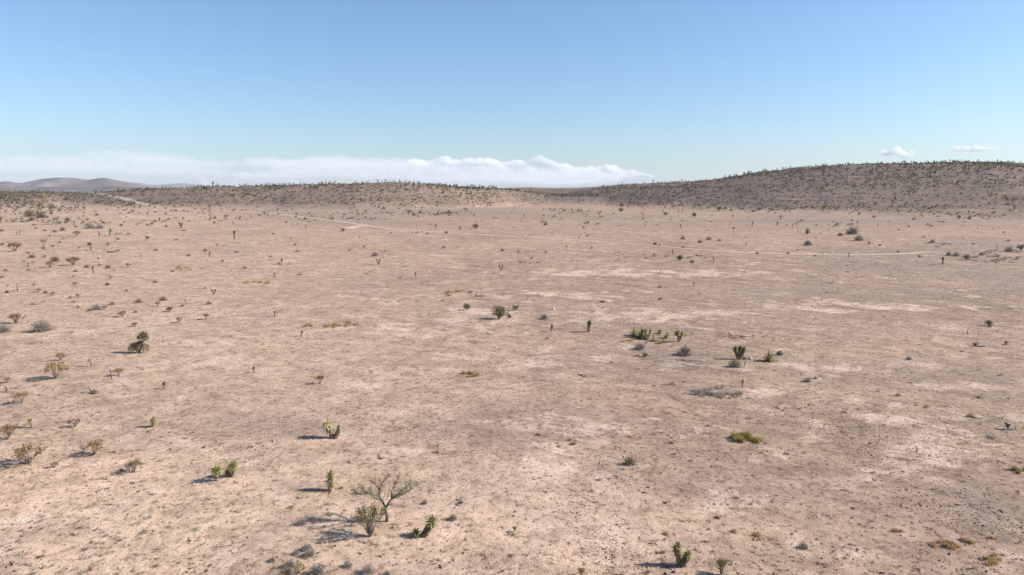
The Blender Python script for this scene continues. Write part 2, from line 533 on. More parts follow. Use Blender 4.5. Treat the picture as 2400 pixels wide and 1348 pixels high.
# ------------------------------------------------------------------ dirt tracks
def track_mat():
    m, nt, b, out = new_mat('track_dust')
    geo = nt.nodes.new('ShaderNodeNewGeometry')
    n = noise_tex(nt, geo.outputs['Position'], .35, 5, .65)
    c = ramp(nt, n, [(.32, (.46, .35, .28)), (.6, (.60, .475, .39))])
    at = nt.nodes.new('ShaderNodeAttribute'); at.attribute_name = 'rut'
    c = mixc(nt, at.outputs['Fac'], (.36, .272, .213), c)
    nt.links.new(c, b.inputs['Base Color'])
    b.inputs['Roughness'].default_value = .95
    b.inputs['Specular IOR Level'].default_value = .08
    return m
M['track'] = track_mat()
def dirt_track(name, pix, width, label, width_end=None):
    pts = [ground_at(x, y)[0][:2] for x, y in pix]
    dense = []
    for i in range(len(pts) - 1):
        p0, p1, p2, p3 = pts[max(i - 1, 0)], pts[i], pts[i + 1], pts[min(i + 2, len(pts) - 1)]
        n = max(2, int(np.hypot(*(p2 - p1)) / 3.0))
        for k in range(n):
            t = k / n
            dense.append(.5 * ((2 * p1) + (p2 - p0) * t + (2 * p0 - 5 * p1 + 4 * p2 - p3) * t * t + (3 * p1 - p0 - 3 * p2 + p3) * t ** 3))
    dense.append(pts[-1])
    D = np.array(dense)
    T = np.gradient(D, axis=0)
    T /= np.maximum(np.linalg.norm(T, axis=1, keepdims=True), 1e-6)
    N = np.stack([-T[:, 1], T[:, 0]], 1)
    s = np.arange(len(D))
    wv = np.linspace(width, width_end or width, len(D)) * (1 + .35 * vnoise(s / 4.0, s * 0 + .5, 3))
    offs = np.array([-.56, -.5, -.3, -.12, .12, .3, .5, .56])
    dz = np.array([-.10, .09, .05, .09, .09, .05, .09, -.10])
    X = D[:, None, 0] + N[:, None, 0] * offs * wv[:, None]
    Y = D[:, None, 1] + N[:, None, 1] * offs * wv[:, None]
    Z = terrain(X, Y) + dz
    i = np.arange(X.size).reshape(X.shape)
    q = np.stack([i[:-1, :-1], i[1:, :-1], i[1:, 1:], i[:-1, 1:]], -1).reshape(-1, 4)
    me = mesh_of(name, np.stack([X, Y, Z], -1).reshape(-1, 3), q, M['track'], True)
    at = me.attributes.new('rut', 'FLOAT', 'POINT')
    rut = np.tile(np.array([.25, .65, 1, .68, .68, 1, .65, .25]), (len(D), 1)) * np.clip(.75 + .7 * fbm(X / 9, Y / 9, 8, 3), .15, 1) * np.linspace(1.0, 0.36 if width_end else 1.0, len(D))[:, None]
    at.data.foreach_set('value', rut.ravel().astype(np.float32))
    return tag(link(name, me), kind='structure', label=label)
dirt_track('dirt_road', [(205, 453.5), (250, 457), (300, 468), (340, 479), (380, 487), (440, 492), (520, 493.5), (600, 498), (660, 503), (720, 511), (780, 518), (830, 525),
                         (860, 529), (900, 535), (1000, 543), (1100, 549), (1200, 555), (1350, 563), (1500, 574), (1640, 586), (1720, 591), (1800, 594), (1900, 596),
                         (2000, 597), (2100, 595.5), (2150, 592.5), (2200, 591), (2300, 595), (2420, 600), (2700, 612)], 4.6,
           'long pale dirt road crossing the plain from the left hills to the right edge', 1.8)
dirt_track('dirt_track', [(858, 529), (835, 531), (810, 536)], 5.0, 'short pale spur leaving the dirt road below the low ridge')

# ------------------------------------------------------------------ mountains beyond the hills
def mountain_mat(name, c1, c2):
    m, nt, b, out = new_mat(name)
    geo = nt.nodes.new('ShaderNodeNewGeometry')
    n = noise_tex(nt, geo.outputs['Position'], .006, 7, .65, .3)
    c = ramp(nt, n, [(.35, c1), (.65, c2)])
    nt.links.new(c, b.inputs['Base Color'])
    b.inputs['Roughness'].default_value = .95
    b.inputs['Specular IOR Level'].default_value = .05
    return m
def mountains(name, prof, dist, depth, mat, label, seed, base=5.0, rough=1.0):
    px = np.linspace(prof[0][0], prof[-1][0], 260)
    py = np.interp(px, [p[0] for p in prof], [p[1] for p in prof])
    k = np.hanning(9); k /= k.sum()
    py = np.convolve(np.pad(py, 4, mode='edge'), k, 'valid')
    a = a_of(px)
    dd = dist * (1 + .06 * vnoise(px / 60.0, px * 0 + .3, seed))
    zc = np.maximum(CAM_H + dd * slope_of(py), base)
    t = np.linspace(-1, 1, 41)
    Yg = dd[None, :] + t[:, None] * depth
    shape = 1 - np.abs(t) ** 1.25
    Xg = a[None, :] * Yg
    g = np.abs(fbm(Xg / (depth * .30), Yg / (depth * .5), seed, 5)) * 1.5 * (1 - np.abs(2 * shape[:, None] - 1) ** 2) * rough
    Zg = base + (zc - base)[None, :] * np.clip(shape[:, None] - .55 * g, -.02, 1) - 3
    i = np.arange(Xg.size).reshape(Xg.shape)
    q = np.stack([i[:-1, :-1], i[:-1, 1:], i[1:, 1:], i[1:, :-1]], -1).reshape(-1, 4)
    me = mesh_of(name, np.stack([Xg, Yg, Zg], -1).reshape(-1, 3), q, mat, True)
    return tag(link(name, me), kind='structure', label=label)
MM = mountain_mat('mountain_soil', (.085, .072, .066), (.185, .150, .130))
mountains('mountain', [(-420, 448), (-250, 428), (-100, 430), (0, 425.5), (20, 423.5), (50, 428.5), (75, 424), (100, 418), (140, 415), (180, 416.5), (208, 421), (230, 417),
                       (250, 415.5), (272, 421), (310, 427.5), (350, 437), (380, 442), (430, 450)], 5200, 1100, MM,
          'mauve mountains on the horizon beyond the left end of the plain', 11)
mountains('foothill', [(-500, 446), (-300, 438), (-100, 436), (0, 434), (90, 437), (170, 434), (260, 432), (320, 438), (380, 444), (470, 450)], 3600, 700, MM,
          'low tawny foothill in front of the mauve mountains', 15, rough=.5)
mountains('blue_mountain', [(250, 450), (290, 430), (305, 428), (330, 428), (350, 432), (372, 433), (400, 431), (430, 429), (450, 431), (475, 433), (500, 438), (540, 450)],
          10500, 1500, MM, 'small blue mountains far off, right of the mauve ones', 19)
mountains('distant_hill', [(820, 452), (900, 434), (960, 430), (1000, 428), (1030, 427.5), (1045, 430), (1060, 435), (1070, 436), (1085, 434.5), (1100, 437), (1140, 442), (1200, 452)],
          2300, 420, MM, 'grey hill showing behind the right shoulder of the low ridge', 23, rough=.5)

# ------------------------------------------------------------------ clouds: closed lumpy bodies of thin white vapour, 24 km away
def vapour(name, density):
    m = bpy.data.materials.new(name)
    m.use_nodes = True
    nt = m.node_tree
    nt.nodes.clear()
    out = nt.nodes.new('ShaderNodeOutputMaterial')
    v = nt.nodes.new('ShaderNodeVolumePrincipled')
    v.inputs['Color'].default_value = (1, 1, 1, 1)
    v.inputs['Density'].default_value = density
    v.inputs['Anisotropy'].default_value = 0.0
    nt.links.new(v.outputs[0], out.inputs['Volume'])
    return m
CLOUD_Y = 24000.0
def cloud(name, puffs, density, label, seed, voxel=70.0, group=None):
    """puffs in photo pixels as seen from here give the real places: (px, py, rx, ry, depth ratio)"""
    k = CLOUD_Y / FPX
    rng = random.Random(seed)
    mb = MB()
    for px, py, rx, ry, dr in puffs:
        c = Vector((a_of(px) * CLOUD_Y, CLOUD_Y + rng.uniform(-.3, .3) * rx * k, CAM_H + CLOUD_Y * slope_of(py)))
        mb.lump(c, (rx * k, rx * k * dr, ry * k), rng, 14, 10, .04)
    me = mb.mesh(name, None)
    o = link(name, me)
    md = o.modifiers.new('union', 'REMESH')
    md.mode = 'VOXEL'
    md.voxel_size = voxel
    dg = bpy.context.evaluated_depsgraph_get()
    me2 = bpy.data.meshes.new_from_object(o.evaluated_get(dg))
    o.modifiers.clear()
    o.data = me2
    n = len(me2.vertices)
    co = np.empty(n * 3); me2.vertices.foreach_get('co', co); co = co.reshape(-1, 3)
    nn = np.empty(n * 3); me2.vertices.foreach_get('normal', nn); nn = nn.reshape(-1, 3)
    d = (fbm(co[:, 0] / 420 + co[:, 2] / 300, co[:, 1] / 420 - co[:, 2] / 340, seed, 4)) * 190
    co += nn * d[:, None]
    me2.vertices.foreach_set('co', co.ravel())
    me2.materials.clear()
    me2.materials.append(vapour(name + '_vapour', density))
    me2.polygons.foreach_set('use_smooth', [True] * len(me2.polygons))
    me2.update()
    return tag(o, label, 'cloud', group)
def heap(x0, x1, base, tops, seed, dr=1.0, size=11):
    """a row of puffs filling the outline TOPS = [(px, py)...] down to BASE"""
    rng = random.Random(seed)
    out = []
    x = x0
    tx, ty = [t[0] for t in tops], [t[1] for t in tops]
    while x < x1:
        top = float(np.interp(x, tx, ty))
        y = top + size * .8
        out.append((x, y, size * rng.uniform(.9, 1.3), size * rng.uniform(.7, 1.0), dr))
        while y < base:
            y += size * .8
            out.append((x + rng.uniform(-4, 4), y, size * rng.uniform(1.1, 1.6), size, dr))
        x += size * rng.uniform(.7, 1.1)
    return out
cloud('cloud_bank', heap(965, 1535, 0, [(960, 378), (1020, 374), (1045, 366), (1060, 374), (1130, 376), (1200, 375), (1240, 371), (1265, 365), (1285, 375), (1320, 384),
                                          (1345, 393), (1380, 393), (1410, 388), (1440, 387), (1470, 399), (1535, 405)], 3, 1.0, 9)
      + heap(1000, 1480, 0, [(1000, 392), (1240, 388), (1320, 398), (1480, 406)], 4, 1.0, 11), .0038,
      'bright white cumulus bank low over the saddle between ridge and hill', 3, 60)
cloud('cloud_sheet', [(px, py, rx, ry, 1.5) for px, py, rx, ry in ((700, 386, 110, 10), (820, 386, 140, 11), (930, 390, 120, 14), (640, 378, 60, 6), (760, 408, 120, 7), (900, 410, 110, 12), (620, 412, 90, 5),
                      (1100, 412, 150, 20), (1300, 418, 170, 16))],
      .00027, 'thin white cloud sheet stretched over the low ridge', 7, 60)
cloud('high_cloud_sheet', [(px, py, rx, ry, 1.5) for px, py, rx, ry in ((40, 384, 120, 6), (180, 380, 130, 9), (320, 368, 110, 12), (430, 384, 110, 10), (520, 382, 80, 6), (250, 396, 180, 8), (90, 396, 130, 6), (440, 404, 130, 6))],
      .00016, 'faint veil of cloud above the mauve mountains on the left', 8, 60)
for px, py, w, where in ((285, 417, 16, 'right of the mauve mountain peaks'), (480, 418, 14, 'left of the lone skyline yucca'), (555, 424, 18, 'right of the lone skyline yucca'), (690, 421, 20, 'above the left part of the low ridge'),
                         (850, 418, 16, 'above the crest of the low ridge'), (1060, 424, 18, 'above the right shoulder of the low ridge'), (1155, 420, 14, 'above the dip between ridge and saddle'),
                         (1225, 418, 16, 'above the lowest part of the saddle'), (1405, 414, 14, 'above the right part of the saddle')):
    cloud('small_cloud', [(px - w * .5, py + 3, w * .35, 4, 1), (px, py - 2, w * .32, 6, 1), (px + w * .4, py + 3, w * .4, 4, 1), (px + w * .1, py + 8, w * .7, 6, 1)], .0011,
          'small faint cumulus heap ' + where, int(px), 45, 'small cumulus heaps along the horizon')
cloud('small_cloud', [(2068, 357, 7, 4, 1), (2080, 358, 9, 4, 1), (2092, 354, 9, 6, 1), (2104, 359, 10, 4, 1), (2118, 363, 9, 3, 1), (2128, 361, 4, 5, 1)], .0045,
      'small puffy white cloud above the right hill, the left one of two', 9, 35, 'small white clouds over the right hill')
cloud('small_cloud', [(2228, 350, 11, 2.8, 1), (2248, 350, 12, 2.2, 1), (2272, 349, 10, 3.4, 1), (2286, 346, 10, 4.4, 1), (2302, 348, 10, 3.8, 1), (2318, 346, 12, 4.2, 1), (2330, 347, 6, 4.2, 1)], .0045,
      'thin flat white cloud above the right hill, the right one of two', 10, 35, 'small white clouds over the right hill')

# ------------------------------------------------------------------ air
def haze_box():
    mb = MB()
    x, y0, y1, z0, z1 = 14600, -14600, 14600, -9.0, 330.0
    mb.v = [Vector(p) for p in ((-x, y0, z0), (x, y0, z0), (x, y1, z0), (-x, y1, z0), (-x, y0, z1), (x, y0, z1), (x, y1, z1), (-x, y1, z1))]
    mb.f = [(3, 2, 1, 0), (4, 5, 6, 7), (0, 1, 5, 4), (1, 2, 6, 5), (2, 3, 7, 6), (3, 0, 4, 7)]
    m = bpy.data.materials.new('air')
    m.use_nodes = True
    nt = m.node_tree
    nt.nodes.clear()
    out = nt.nodes.new('ShaderNodeOutputMaterial')
    v = nt.nodes.new('ShaderNodeVolumePrincipled')
    v.inputs['Color'].default_value = (.72, .82, 1, 1)
    v.inputs['Density'].default_value = HAZE
    nt.links.new(v.outputs[0], out.inputs['Volume'])
    tag(link('haze', mb.mesh('haze', m)), kind='stuff', label='thin bluish air over the plain')
HAZE = 4.2e-5
haze_box()
# ------------------------------------------------------------------ plants, one builder per kind; heights in metres at scale 1
PROTO_STORE = {}

def thing(name):
    return link(name, None)

def add_rosette(mb, c, axis, n, L, w, rng, spread=1.0, droop=.12):
    axis = Vector(axis).normalized()
    for k in range(n):
        z = 1 - (k + .5) / n * (1.0 + .68 * spread)          # from straight up to well below level
        t = k * 2.39996 + rng.uniform(-.3, .3)
        u = axis.orthogonal().normalized()
        v = axis.cross(u)
        r = math.sqrt(max(0, 1 - z * z))
        d = axis * z + (u * math.cos(t) + v * math.sin(t)) * r
        mb.blade(Vector(c) + d * L * .05, d, L * 1.22 * rng.uniform(.75, 1.1), w * 1.9, droop * rng.uniform(0, 1.4))

def add_skirt(mb, path, radii, n, L, w, rng, f0=.3, f1=1.0):
    """old leaves hanging flat against the trunk"""
    P = [Vector(p) for p in path]
    for k in range(n):
        t = f0 + (f1 - f0) * rng.random()
        s = t * (len(P) - 1)
        i = min(int(s), len(P) - 2)
        p = P[i].lerp(P[i + 1], s - i)
        d = (P[i + 1] - P[i]).normalized()
        r = radii[min(i, len(radii) - 1)]
        u = d.orthogonal().normalized(); v = d.cross(u)
        a = rng.uniform(0, 6.283)
        o = u * math.cos(a) + v * math.sin(a)
        mb.blade(p + o * r * .9, o * .38 - d * .95, L * rng.uniform(.6, 1.2), w, 0.05)

def yucca(stems, seed=1, leaf='yucca', name='yucca', trunk='bark', skirt='skirt'):
    """stems: dicts path, r (radii), head (leaf length, leaf count, leaf width) or None, skirt (count, length, from, to)"""
    rng = random.Random(seed)
    o = thing(name)
    for s in stems:
        path, r = s['path'], s['r']
        mb = MB()
        P = [Vector(p) for p in path]
        fine, fr = [], []
        for i in range(len(P) - 1):
            for k in range(4):
                t = k / 4
                fine.append(P[i].lerp(P[i + 1], t))
                fr.append((r[i] * (1 - t) + r[i + 1] * t) * (1 + .13 * rng.uniform(-1, 1)))
        fine.append(P[-1]); fr.append(r[-1])
        mb.tube(fine, fr, 9)
        link('trunk', mb.mesh('trunk', M[s.get('bark', trunk)], True), o)
        if s.get('skirt'):
            n, L, f0, f1 = s['skirt']
            mb = MB()
            add_skirt(mb, path, r, n, L, L * .16, rng, f0, min(f1, 1.0))
            link('dead_leaf_skirt', mb.mesh('dead_leaf_skirt', M[s.get('skirt_mat', skirt)]), o)
        if s.get('head'):
            L, n, w = s['head']
            mb = MB()
            ax = P[-1] - P[-2]
            hl = s.get('head_len', 0)
            m = max(1, int(hl / (L * .35)) + 1) if hl else 1
            for q in range(m):
                c = P[-1] - ax.normalized() * (hl * q / max(1, m - 1) if m > 1 else 0)
                add_rosette(mb, c, ax, n // m, L, w, rng, s.get('spread', 1.0))
            link('rosette', mb.mesh('rosette', M[s.get('leaf', leaf)]), o)
    return o

def simple_yucca(h=1.0, lean=(0, 0), heads=1, seed=1, leaf='yucca_far', L=.29, n=64, r=.06, skirt=60, head_len=0.0):
    rng = random.Random(seed)
    stems = []
    for k in range(heads):
        if heads == 1:
            tip = Vector((lean[0], lean[1], h - L * .6))
        else:
            a = 2 * math.pi * k / heads + rng.uniform(-.4, .4)
            tip = Vector((lean[0] + .24 * h * math.cos(a), lean[1] + .24 * h * math.sin(a), (h - L * .6) * rng.uniform(.75, 1.0)))
        mid = Vector((tip.x * .35 + rng.uniform(-.03, .03), tip.y * .35, tip.z * .5))
        stems.append(dict(path=[(0, 0, -.08), tuple(mid), tuple(tip)], r=[r * 1.25, r, r * .8], head=(L, n, L * .11),
                          skirt=(skirt, L * .75, .25, 1.0) if skirt else None, head_len=head_len, leaf=leaf))
    return yucca(stems, seed, leaf)

def v_bush(seed=1, w=1.0, h=1.0, leaf='creosote_leaf', stem='stem', leaves=520, stems=16, name='creosote_bush', ls=.062, flat=.35):
    """many bare stems fanning up from one foot, leaves only towards the top"""
    rng = random.Random(seed)
    o = thing(name)
    mb, lf = MB(), MB()
    tips = []
    for k in range(stems):
        a = 2 * math.pi * (k + rng.uniform(-.4, .4)) / stems
        out = w * .5 * rng.uniform(.25, 1.0)
        top = h * (1 - flat * (out / (w * .5)) ** 2 * rng.uniform(.6, 1.1))
        tip = Vector((out * math.cos(a), out * math.sin(a), top))
        mid = Vector((tip.x * .42, tip.y * .42, top * .55)) + rdir(rng) * .03
        r = .016 * max(w, h)
        mb.tube([(rng.uniform(-.04, .04), rng.uniform(-.04, .04), -.05), tuple(mid), tuple(tip)], [r, r * .7, r * .3], 4, False)
        for q in range(3):
            b = mid.lerp(tip, rng.uniform(0, .6))
            e = b + (tip - mid) * rng.uniform(.4, .8) + rdir(rng, -.1, 1) * .14 * w
            e.z = min(e.z, h * 1.02)
            mb.tube([tuple(b), tuple(e)], [r * .4, r * .2], 3, False)
            tips.append((b, e))
        tips.append((mid.lerp(tip, .45), tip))
    for k in range(leaves):
        b, e = rng.choice(tips)
        p = b.lerp(e, rng.uniform(.35, 1.08)) + rdir(rng) * .05 * w
        if p.z < h * .22:
            continue
        lf.leaf(p, rdir(rng, -.2, 1), ls * rng.uniform(.7, 1.5) * w ** .5, ls * .8 * w ** .5, rng)
    link('branches', mb.mesh('branches', M[stem]), o)
    link('foliage', lf.mesh('foliage', M[leaf]), o)
    return o

def twig_dome(seed=1, w=1.0, h=.6, twig='grey_twig', n=260, name='dry_shrub', core=16, tw=.013):
    """leafless grey dome of fine twigs"""
    rng = random.Random(seed)
    o = thing(name)
    mb, tb = MB(), MB()
    for k in range(core):
        d = rdir(rng, .15, 1)
        e = Vector((d.x * w * .36, d.y * w * .36, d.z * h * .7))
        mb.tube([(0, 0, -.04), tuple(e * .5 + rdir(rng) * .03), tuple(e)], [.020 * w, .014 * w, .007 * w], 4, False)
    for k in range(n):
        d = rdir(rng, .02, 1)
        s = Vector((d.x * w * .5, d.y * w * .5, d.z * h))
        b = s * rng.uniform(.15, .55)
        e = s * rng.uniform(.75, 1.05) + rdir(rng) * .06 * w
        e.z = max(e.z, .02)
        dd = e - b
        tb.blade(b, dd, dd.length, tw * w * 1.3, 0, side=tuple(rdir(rng)))
        for q in range(2):
            f = b.lerp(e, rng.uniform(.4, .9))
            g = dd.normalized() + rdir(rng) * .8
            tb.blade(f, g, dd.length * .42, tw * w, 0, side=tuple(rdir(rng)))
    link('branches', mb.mesh('branches', M[twig]), o)
    link('twigs', tb.mesh('twigs', M[twig]), o)
    return o

def leafy_shrub(seed=1, w=1.0, h=.7, leaf='dark_leaf', n=700, name='leafy_shrub', lobes=6, ls=.07, stem='brown_twig'):
    """dense low shrub: uneven lobes of leaves over short stems"""
    rng = random.Random(seed)
    o = thing(name)
    mb, lf = MB(), MB()
    L = []
    for k in range(lobes):
        a = 2 * math.pi * k / lobes + rng.uniform(-.5, .5)
        rr = w * .30 * rng.uniform(.2, 1)
        L.append((Vector((rr * math.cos(a), rr * math.sin(a), h * rng.uniform(.38, .66))), w * rng.uniform(.17, .27), h * rng.uniform(.28, .38)))
    for c, r, hh in L:
        mb.tube([(0, 0, -.05), tuple(c * .55), tuple(c)], [.028 * w, .02 * w, .01 * w], 5, False)
    for k in range(n):
        c, r, hh = rng.choice(L)
        d = rdir(rng, -.75, 1)
        q = rng.uniform(.5, 1.08)
        p = c + Vector((d.x * r, d.y * r, d.z * hh)) * q
        if p.z < .02:
            p.z = .02
        lf.leaf(p, d + rdir(rng) * .8, ls * rng.uniform(.7, 1.4), ls * .7, rng)
    link('branches', mb.mesh('branches', M[stem]), o)
    link('foliage', lf.mesh('foliage', M[leaf]), o)
    return o

def tussock(seed=1, w=.5, h=.32, mat='gold', n=90, name='grass_tussock'):
    rng = random.Random(seed)
    mb = MB()
    for k in range(n):
        d = rdir(rng, .12, 1)
        d = Vector((d.x * w * .5, d.y * w * .5, d.z * h))
        b = Vector((rng.uniform(-.12, .12) * w, rng.uniform(-.12, .12) * w, -.01))
        mb.blade(b, d, d.length * rng.uniform(.75, 1.1), .028 * w + .006, .18 * rng.random(), side=tuple(rdir(rng)))
    return link(name, mb.mesh(name, M[mat]))

def tuft(seed=1, w=.4, h=.16, mat='dry_tuft', n=60, name='dry_tuft'):
    rng = random.Random(seed)
    mb = MB()
    for k in range(n):
        d = rdir(rng, .05, 1)
        d = Vector((d.x * w * .55, d.y * w * .55, d.z * h))
        b = Vector((rng.gauss(0, .16) * w, rng.gauss(0, .13) * w, -.01))
        mb.blade(b, d, d.length * rng.uniform(.6, 1.1), .04 * w, 0, side=tuple(rdir(rng)))
    return link(name, mb.mesh(name, M[mat]))

def log(seed=1, L=1.0, r=.09, mat='deadwood', name='fallen_log', tilt=0.0, stubs=2):
    rng = random.Random(seed)
    mb = MB()
    p = [Vector((-L / 2 + L * k / 6, .05 * L * rng.uniform(-1, 1), r * .75 + tilt * L * k / 6)) for k in range(7)]
    mb.tube([tuple(q) for q in p], [r * rng.uniform(.8, 1.1) * (1 - .35 * k / 6) for k in range(7)], 8)
    for k in range(stubs):
        q = p[rng.randrange(1, 6)]
        e = q + Vector((rng.uniform(-.2, .2), rng.uniform(-.25, .25), rng.uniform(.1, .3))) * L
        mb.tube([tuple(q), tuple(e)], [r * .5, r * .25], 5)
    return link(name, mb.mesh(name, M[mat], True))

def wood_heap(seed=1, w=1.6, mats=('deadwood', 'pale_wood'), n=12, name='dead_wood_heap'):
    rng = random.Random(seed)
    o = thing(name)
    for k in range(n):
        mb = MB()
        L = w * rng.uniform(.22, .55)
        c = Vector((rng.gauss(0, .24) * w, rng.gauss(0, .15) * w, rng.uniform(.03, .14) * w * .6))
        a = rng.uniform(-.6, .6)
        d = Vector((math.cos(a), math.sin(a), rng.uniform(-.2, .35)))
        r = w * rng.uniform(.022, .05)
        c.z = max(c.z, r + abs(d.z) * L * .5)
        mb.tube([tuple(c - d * L * .5), tuple(c + Vector((0, 0, .02 * w))), tuple(c + d * L * .5)], [r, r * .95, r * .7], 6)
        link('branch_piece', mb.mesh('branch_piece', M[mats[k % len(mats)]], True), o)
    return o

def rock(seed=1, w=.5, h=.28, mat='dark_rock', name='rock'):
    rng = random.Random(seed)
    mb = MB()
    mb.lump((0, 0, h * .38), (w * .5, w * .4, h * .6), rng, 9, 7, .16)
    return link(name, mb.mesh(name, M[mat], False))

def prickly_pear(seed=1, h=.9, n=16, name='prickly_pear'):
    rng = random.Random(seed)
    o = thing(name)
    pads = [(Vector((0, 0, -.05)), Vector((0, 0, 1)), .26)]
    k = 0
    while len(pads) < n and k < 200:
        k += 1
        b, d, r = rng.choice(pads)
        tip = b + d * r * 2 * .92
        if tip.z > h * .85:
            continue
        nd = (d + rdir(rng, -.1, .8) * .9).normalized()
        if nd.z < .1:
            nd.z = .25; nd.normalize()
        pads.append((tip, nd, .26 * rng.uniform(.62, .9) * h))
    for b, d, r in pads:
        mb = MB()
        mb.lump((0, 0, r), (r * .72, r * .2, r), rng, 9, 7, .04)
        q = d.to_track_quat('Z', 'Y')
        rot = q.to_matrix()
        spin = rng.uniform(0, 3.14)
        cs, sn = math.cos(spin), math.sin(spin)
        mb.v = [b + rot @ Vector((p.x * cs - p.y * sn, p.x * sn + p.y * cs, p.z)) for p in mb.v]
        link('pad', mb.mesh('pad', M['pad'], True), o)
    return o

def stalk(seed=1, h=2.0, r=.09, lean=.1, arms=0, mat='bark', name='dead_yucca_trunk'):
    rng = random.Random(seed)
    mb = MB()
    tip = Vector((lean * h, rng.uniform(-.05, .05) * h, h))
    path = [(0, 0, -.1), (lean * h * .3, 0, h * .45), tuple(tip)]
    mb.tube(path, [r * 1.2, r, r * .7], 7)
    for k in range(arms):
        b = Vector(path[1]).lerp(tip, rng.uniform(0, .7))
        e = b + Vector((rng.choice((-1, 1)) * .22 * h, rng.uniform(-.1, .1) * h, rng.uniform(.12, .3) * h))
        mb.tube([tuple(b), tuple(b.lerp(e, .6) - Vector((0, 0, .03 * h))), tuple(e)], [r * .8, r * .7, r * .5], 6)
    return link(name, mb.mesh(name, M[mat], True))

def feather_tree(seed=4):
    """open thorn tree, about 2.6 m: one bent trunk, rising limbs, thin feathery leaves along the twigs"""
    rng = random.Random(seed)
    o = thing('thorn_tree')
    tb = MB()
    trunk = [(0, 0, -.1), (.01, 0, .25), (-.06, 0, .55), (-.05, .02, .72)]
    tb.tube(trunk, [.085, .068, .062, .058], 9)
    link('trunk', tb.mesh('trunk', M['tree_bark'], True), o)
    lf = MB()
    limbs = [
        [(-.05, .02, .70), (-.22, .03, 1.05), (-.38, .05, 1.28), (-.33, .06, 1.62), (-.20, .04, 1.95), (.06, .06, 2.30)],
        [(-.05, .02, .70), (.10, 0, .95), (.28, -.02, 1.20), (.52, .02, 1.36), (.85, .05, 1.62), (1.20, .05, 1.95)],
        [(-.36, .05, 1.26), (-.62, -.03, 1.42), (-.92, -.08, 1.52), (-1.20, -.1, 1.75)],
        [(.26, -.02, 1.18), (.22, .25, 1.45), (.35, .5, 1.7), (.55, .7, 2.0)],
        [(-.22, .03, 1.05), (-.35, -.35, 1.3), (-.5, -.7, 1.6), (-.6, -.85, 1.9)],
        [(.52, .02, 1.36), (.70, -.3, 1.55), (.95, -.5, 1.72)],
        [(-.60, -.03, 1.40), (-.95, .1, 1.40), (-1.35, .15, 1.36), (-1.6, .15, 1.42)],
        [(.28, -.02, 1.20), (.55, .05, 1.25), (.95, .1, 1.45), (1.42, .12, 1.78)],
        [(-.33, .06, 1.62), (-.55, .15, 1.85), (-.72, .2, 2.02)]]
    for k, path in enumerate(limbs):
        mb = MB()
        n = len(path)
        r0 = .050 if k < 2 else .030
        mb.tube(path, [r0 * (1 - .72 * i / (n - 1)) for i in range(n)], 6)
        P = [Vector(p) for p in path]
        for i in range(1, n):
            for q in range(8 if i > 1 else 4):
                b = P[i - 1].lerp(P[i], rng.random())
                d = ((P[i] - P[i - 1]).normalized() + rdir(rng, -.3, 1) * 1.0).normalized()
                Lq = rng.uniform(.22, .52)
                e = b + d * Lq
                mb.tube([tuple(b), tuple(b.lerp(e, .5) + rdir(rng) * .03), tuple(e)], [.010, .007, .004], 3, False)
                dens = 2 if i < 2 else 11
                for z in range(dens):
                    c = b.lerp(e, rng.uniform(.3, 1.1)) + rdir(rng) * .07
                    lf.leaf(c, rdir(rng), rng.uniform(.05, .10), .028, rng)
        for z in range(70):                              # denser sprays at the ends of the limbs
            c = P[-1] + Vector((rng.gauss(0, .17), rng.gauss(0, .17), rng.gauss(0, .10)))
            lf.leaf(c, rdir(rng), rng.uniform(.05, .11), .03, rng)
        link('limb', mb.mesh('limb', M['tree_bark'], True), o)
    link('crown', lf.mesh('crown', M['tree_leaf']), o)
    return o

def crown_tree(seed=3):
    """squat dark evergreen, two crowns: a raised one on a slanting trunk and a low one beside it; 1.7 m"""
    rng = random.Random(seed)
    o = thing('evergreen_tree')
    mb = MB()
    mb.tube([(.05, 0, -.1), (.12, 0, .25), (.32, .02, .62), (.42, .03, 1.05)], [.10, .085, .07, .05], 7)
    mb.tube([(.05, 0, 0), (-.18, 0, .25), (-.38, .02, .42)], [.07, .06, .04], 6)
    for k in range(14):
        a = rng.uniform(0, 6.28)
        mb.tube([(.36, .02, .85), (.36 + .4 * math.cos(a), .4 * math.sin(a), rng.uniform(.9, 1.4))], [.03, .01], 4)
    link('trunk', mb.mesh('trunk', M['tree_bark'], True), o)
    def crown(lobes, n):
        lf = MB()
        for k in range(n):
            c, r = rng.choice(lobes)
            d = rdir(rng, -.7, 1)
            p = Vector(c) + d * r * rng.uniform(.5, 1.25)
            if p.z < .08:
                continue
            lf.leaf(p, d + rdir(rng) * .7, rng.uniform(.06, .13), .06, rng)
        link('crown', lf.mesh('crown', M['olive_leaf']), o)
    crown([((.30, 0, 1.42), .26), ((.55, .05, 1.46), .26), ((.42, .2, 1.5), .22), ((.66, -.02, 1.24), .2), ((.16, .02, 1.3), .16)], 1000)
    crown([((-.42, 0, .55), .30), ((-.22, .05, .62), .26), ((-.55, .05, .36), .26), ((-.20, -.1, .32), .26), ((-.40, .25, .4), .25)], 1050)
    crown([((.62, 0, .55), .22), ((.56, .05, .32), .24), ((.05, .02, .66), .16), ((.12, 0, .85), .12)], 700)
    return o

def ocotillo(seed=1, h=2.6, n=11, name='ocotillo'):
    rng = random.Random(seed)
    mb = MB()
    for k in range(n):
        a = rng.uniform(0, 6.28); t = rng.uniform(.08, .5)
        e = Vector((math.cos(a) * t * h * .6, math.sin(a) * t * h * .6, h * rng.uniform(.7, 1.05)))
        mb.tube([(0, 0, -.05), tuple(e * .5 + Vector((0, 0, .12 * h))), tuple(e)], [.016, .012, .007], 3, False)
    return link(name, mb.mesh(name, M['grey_twig']))
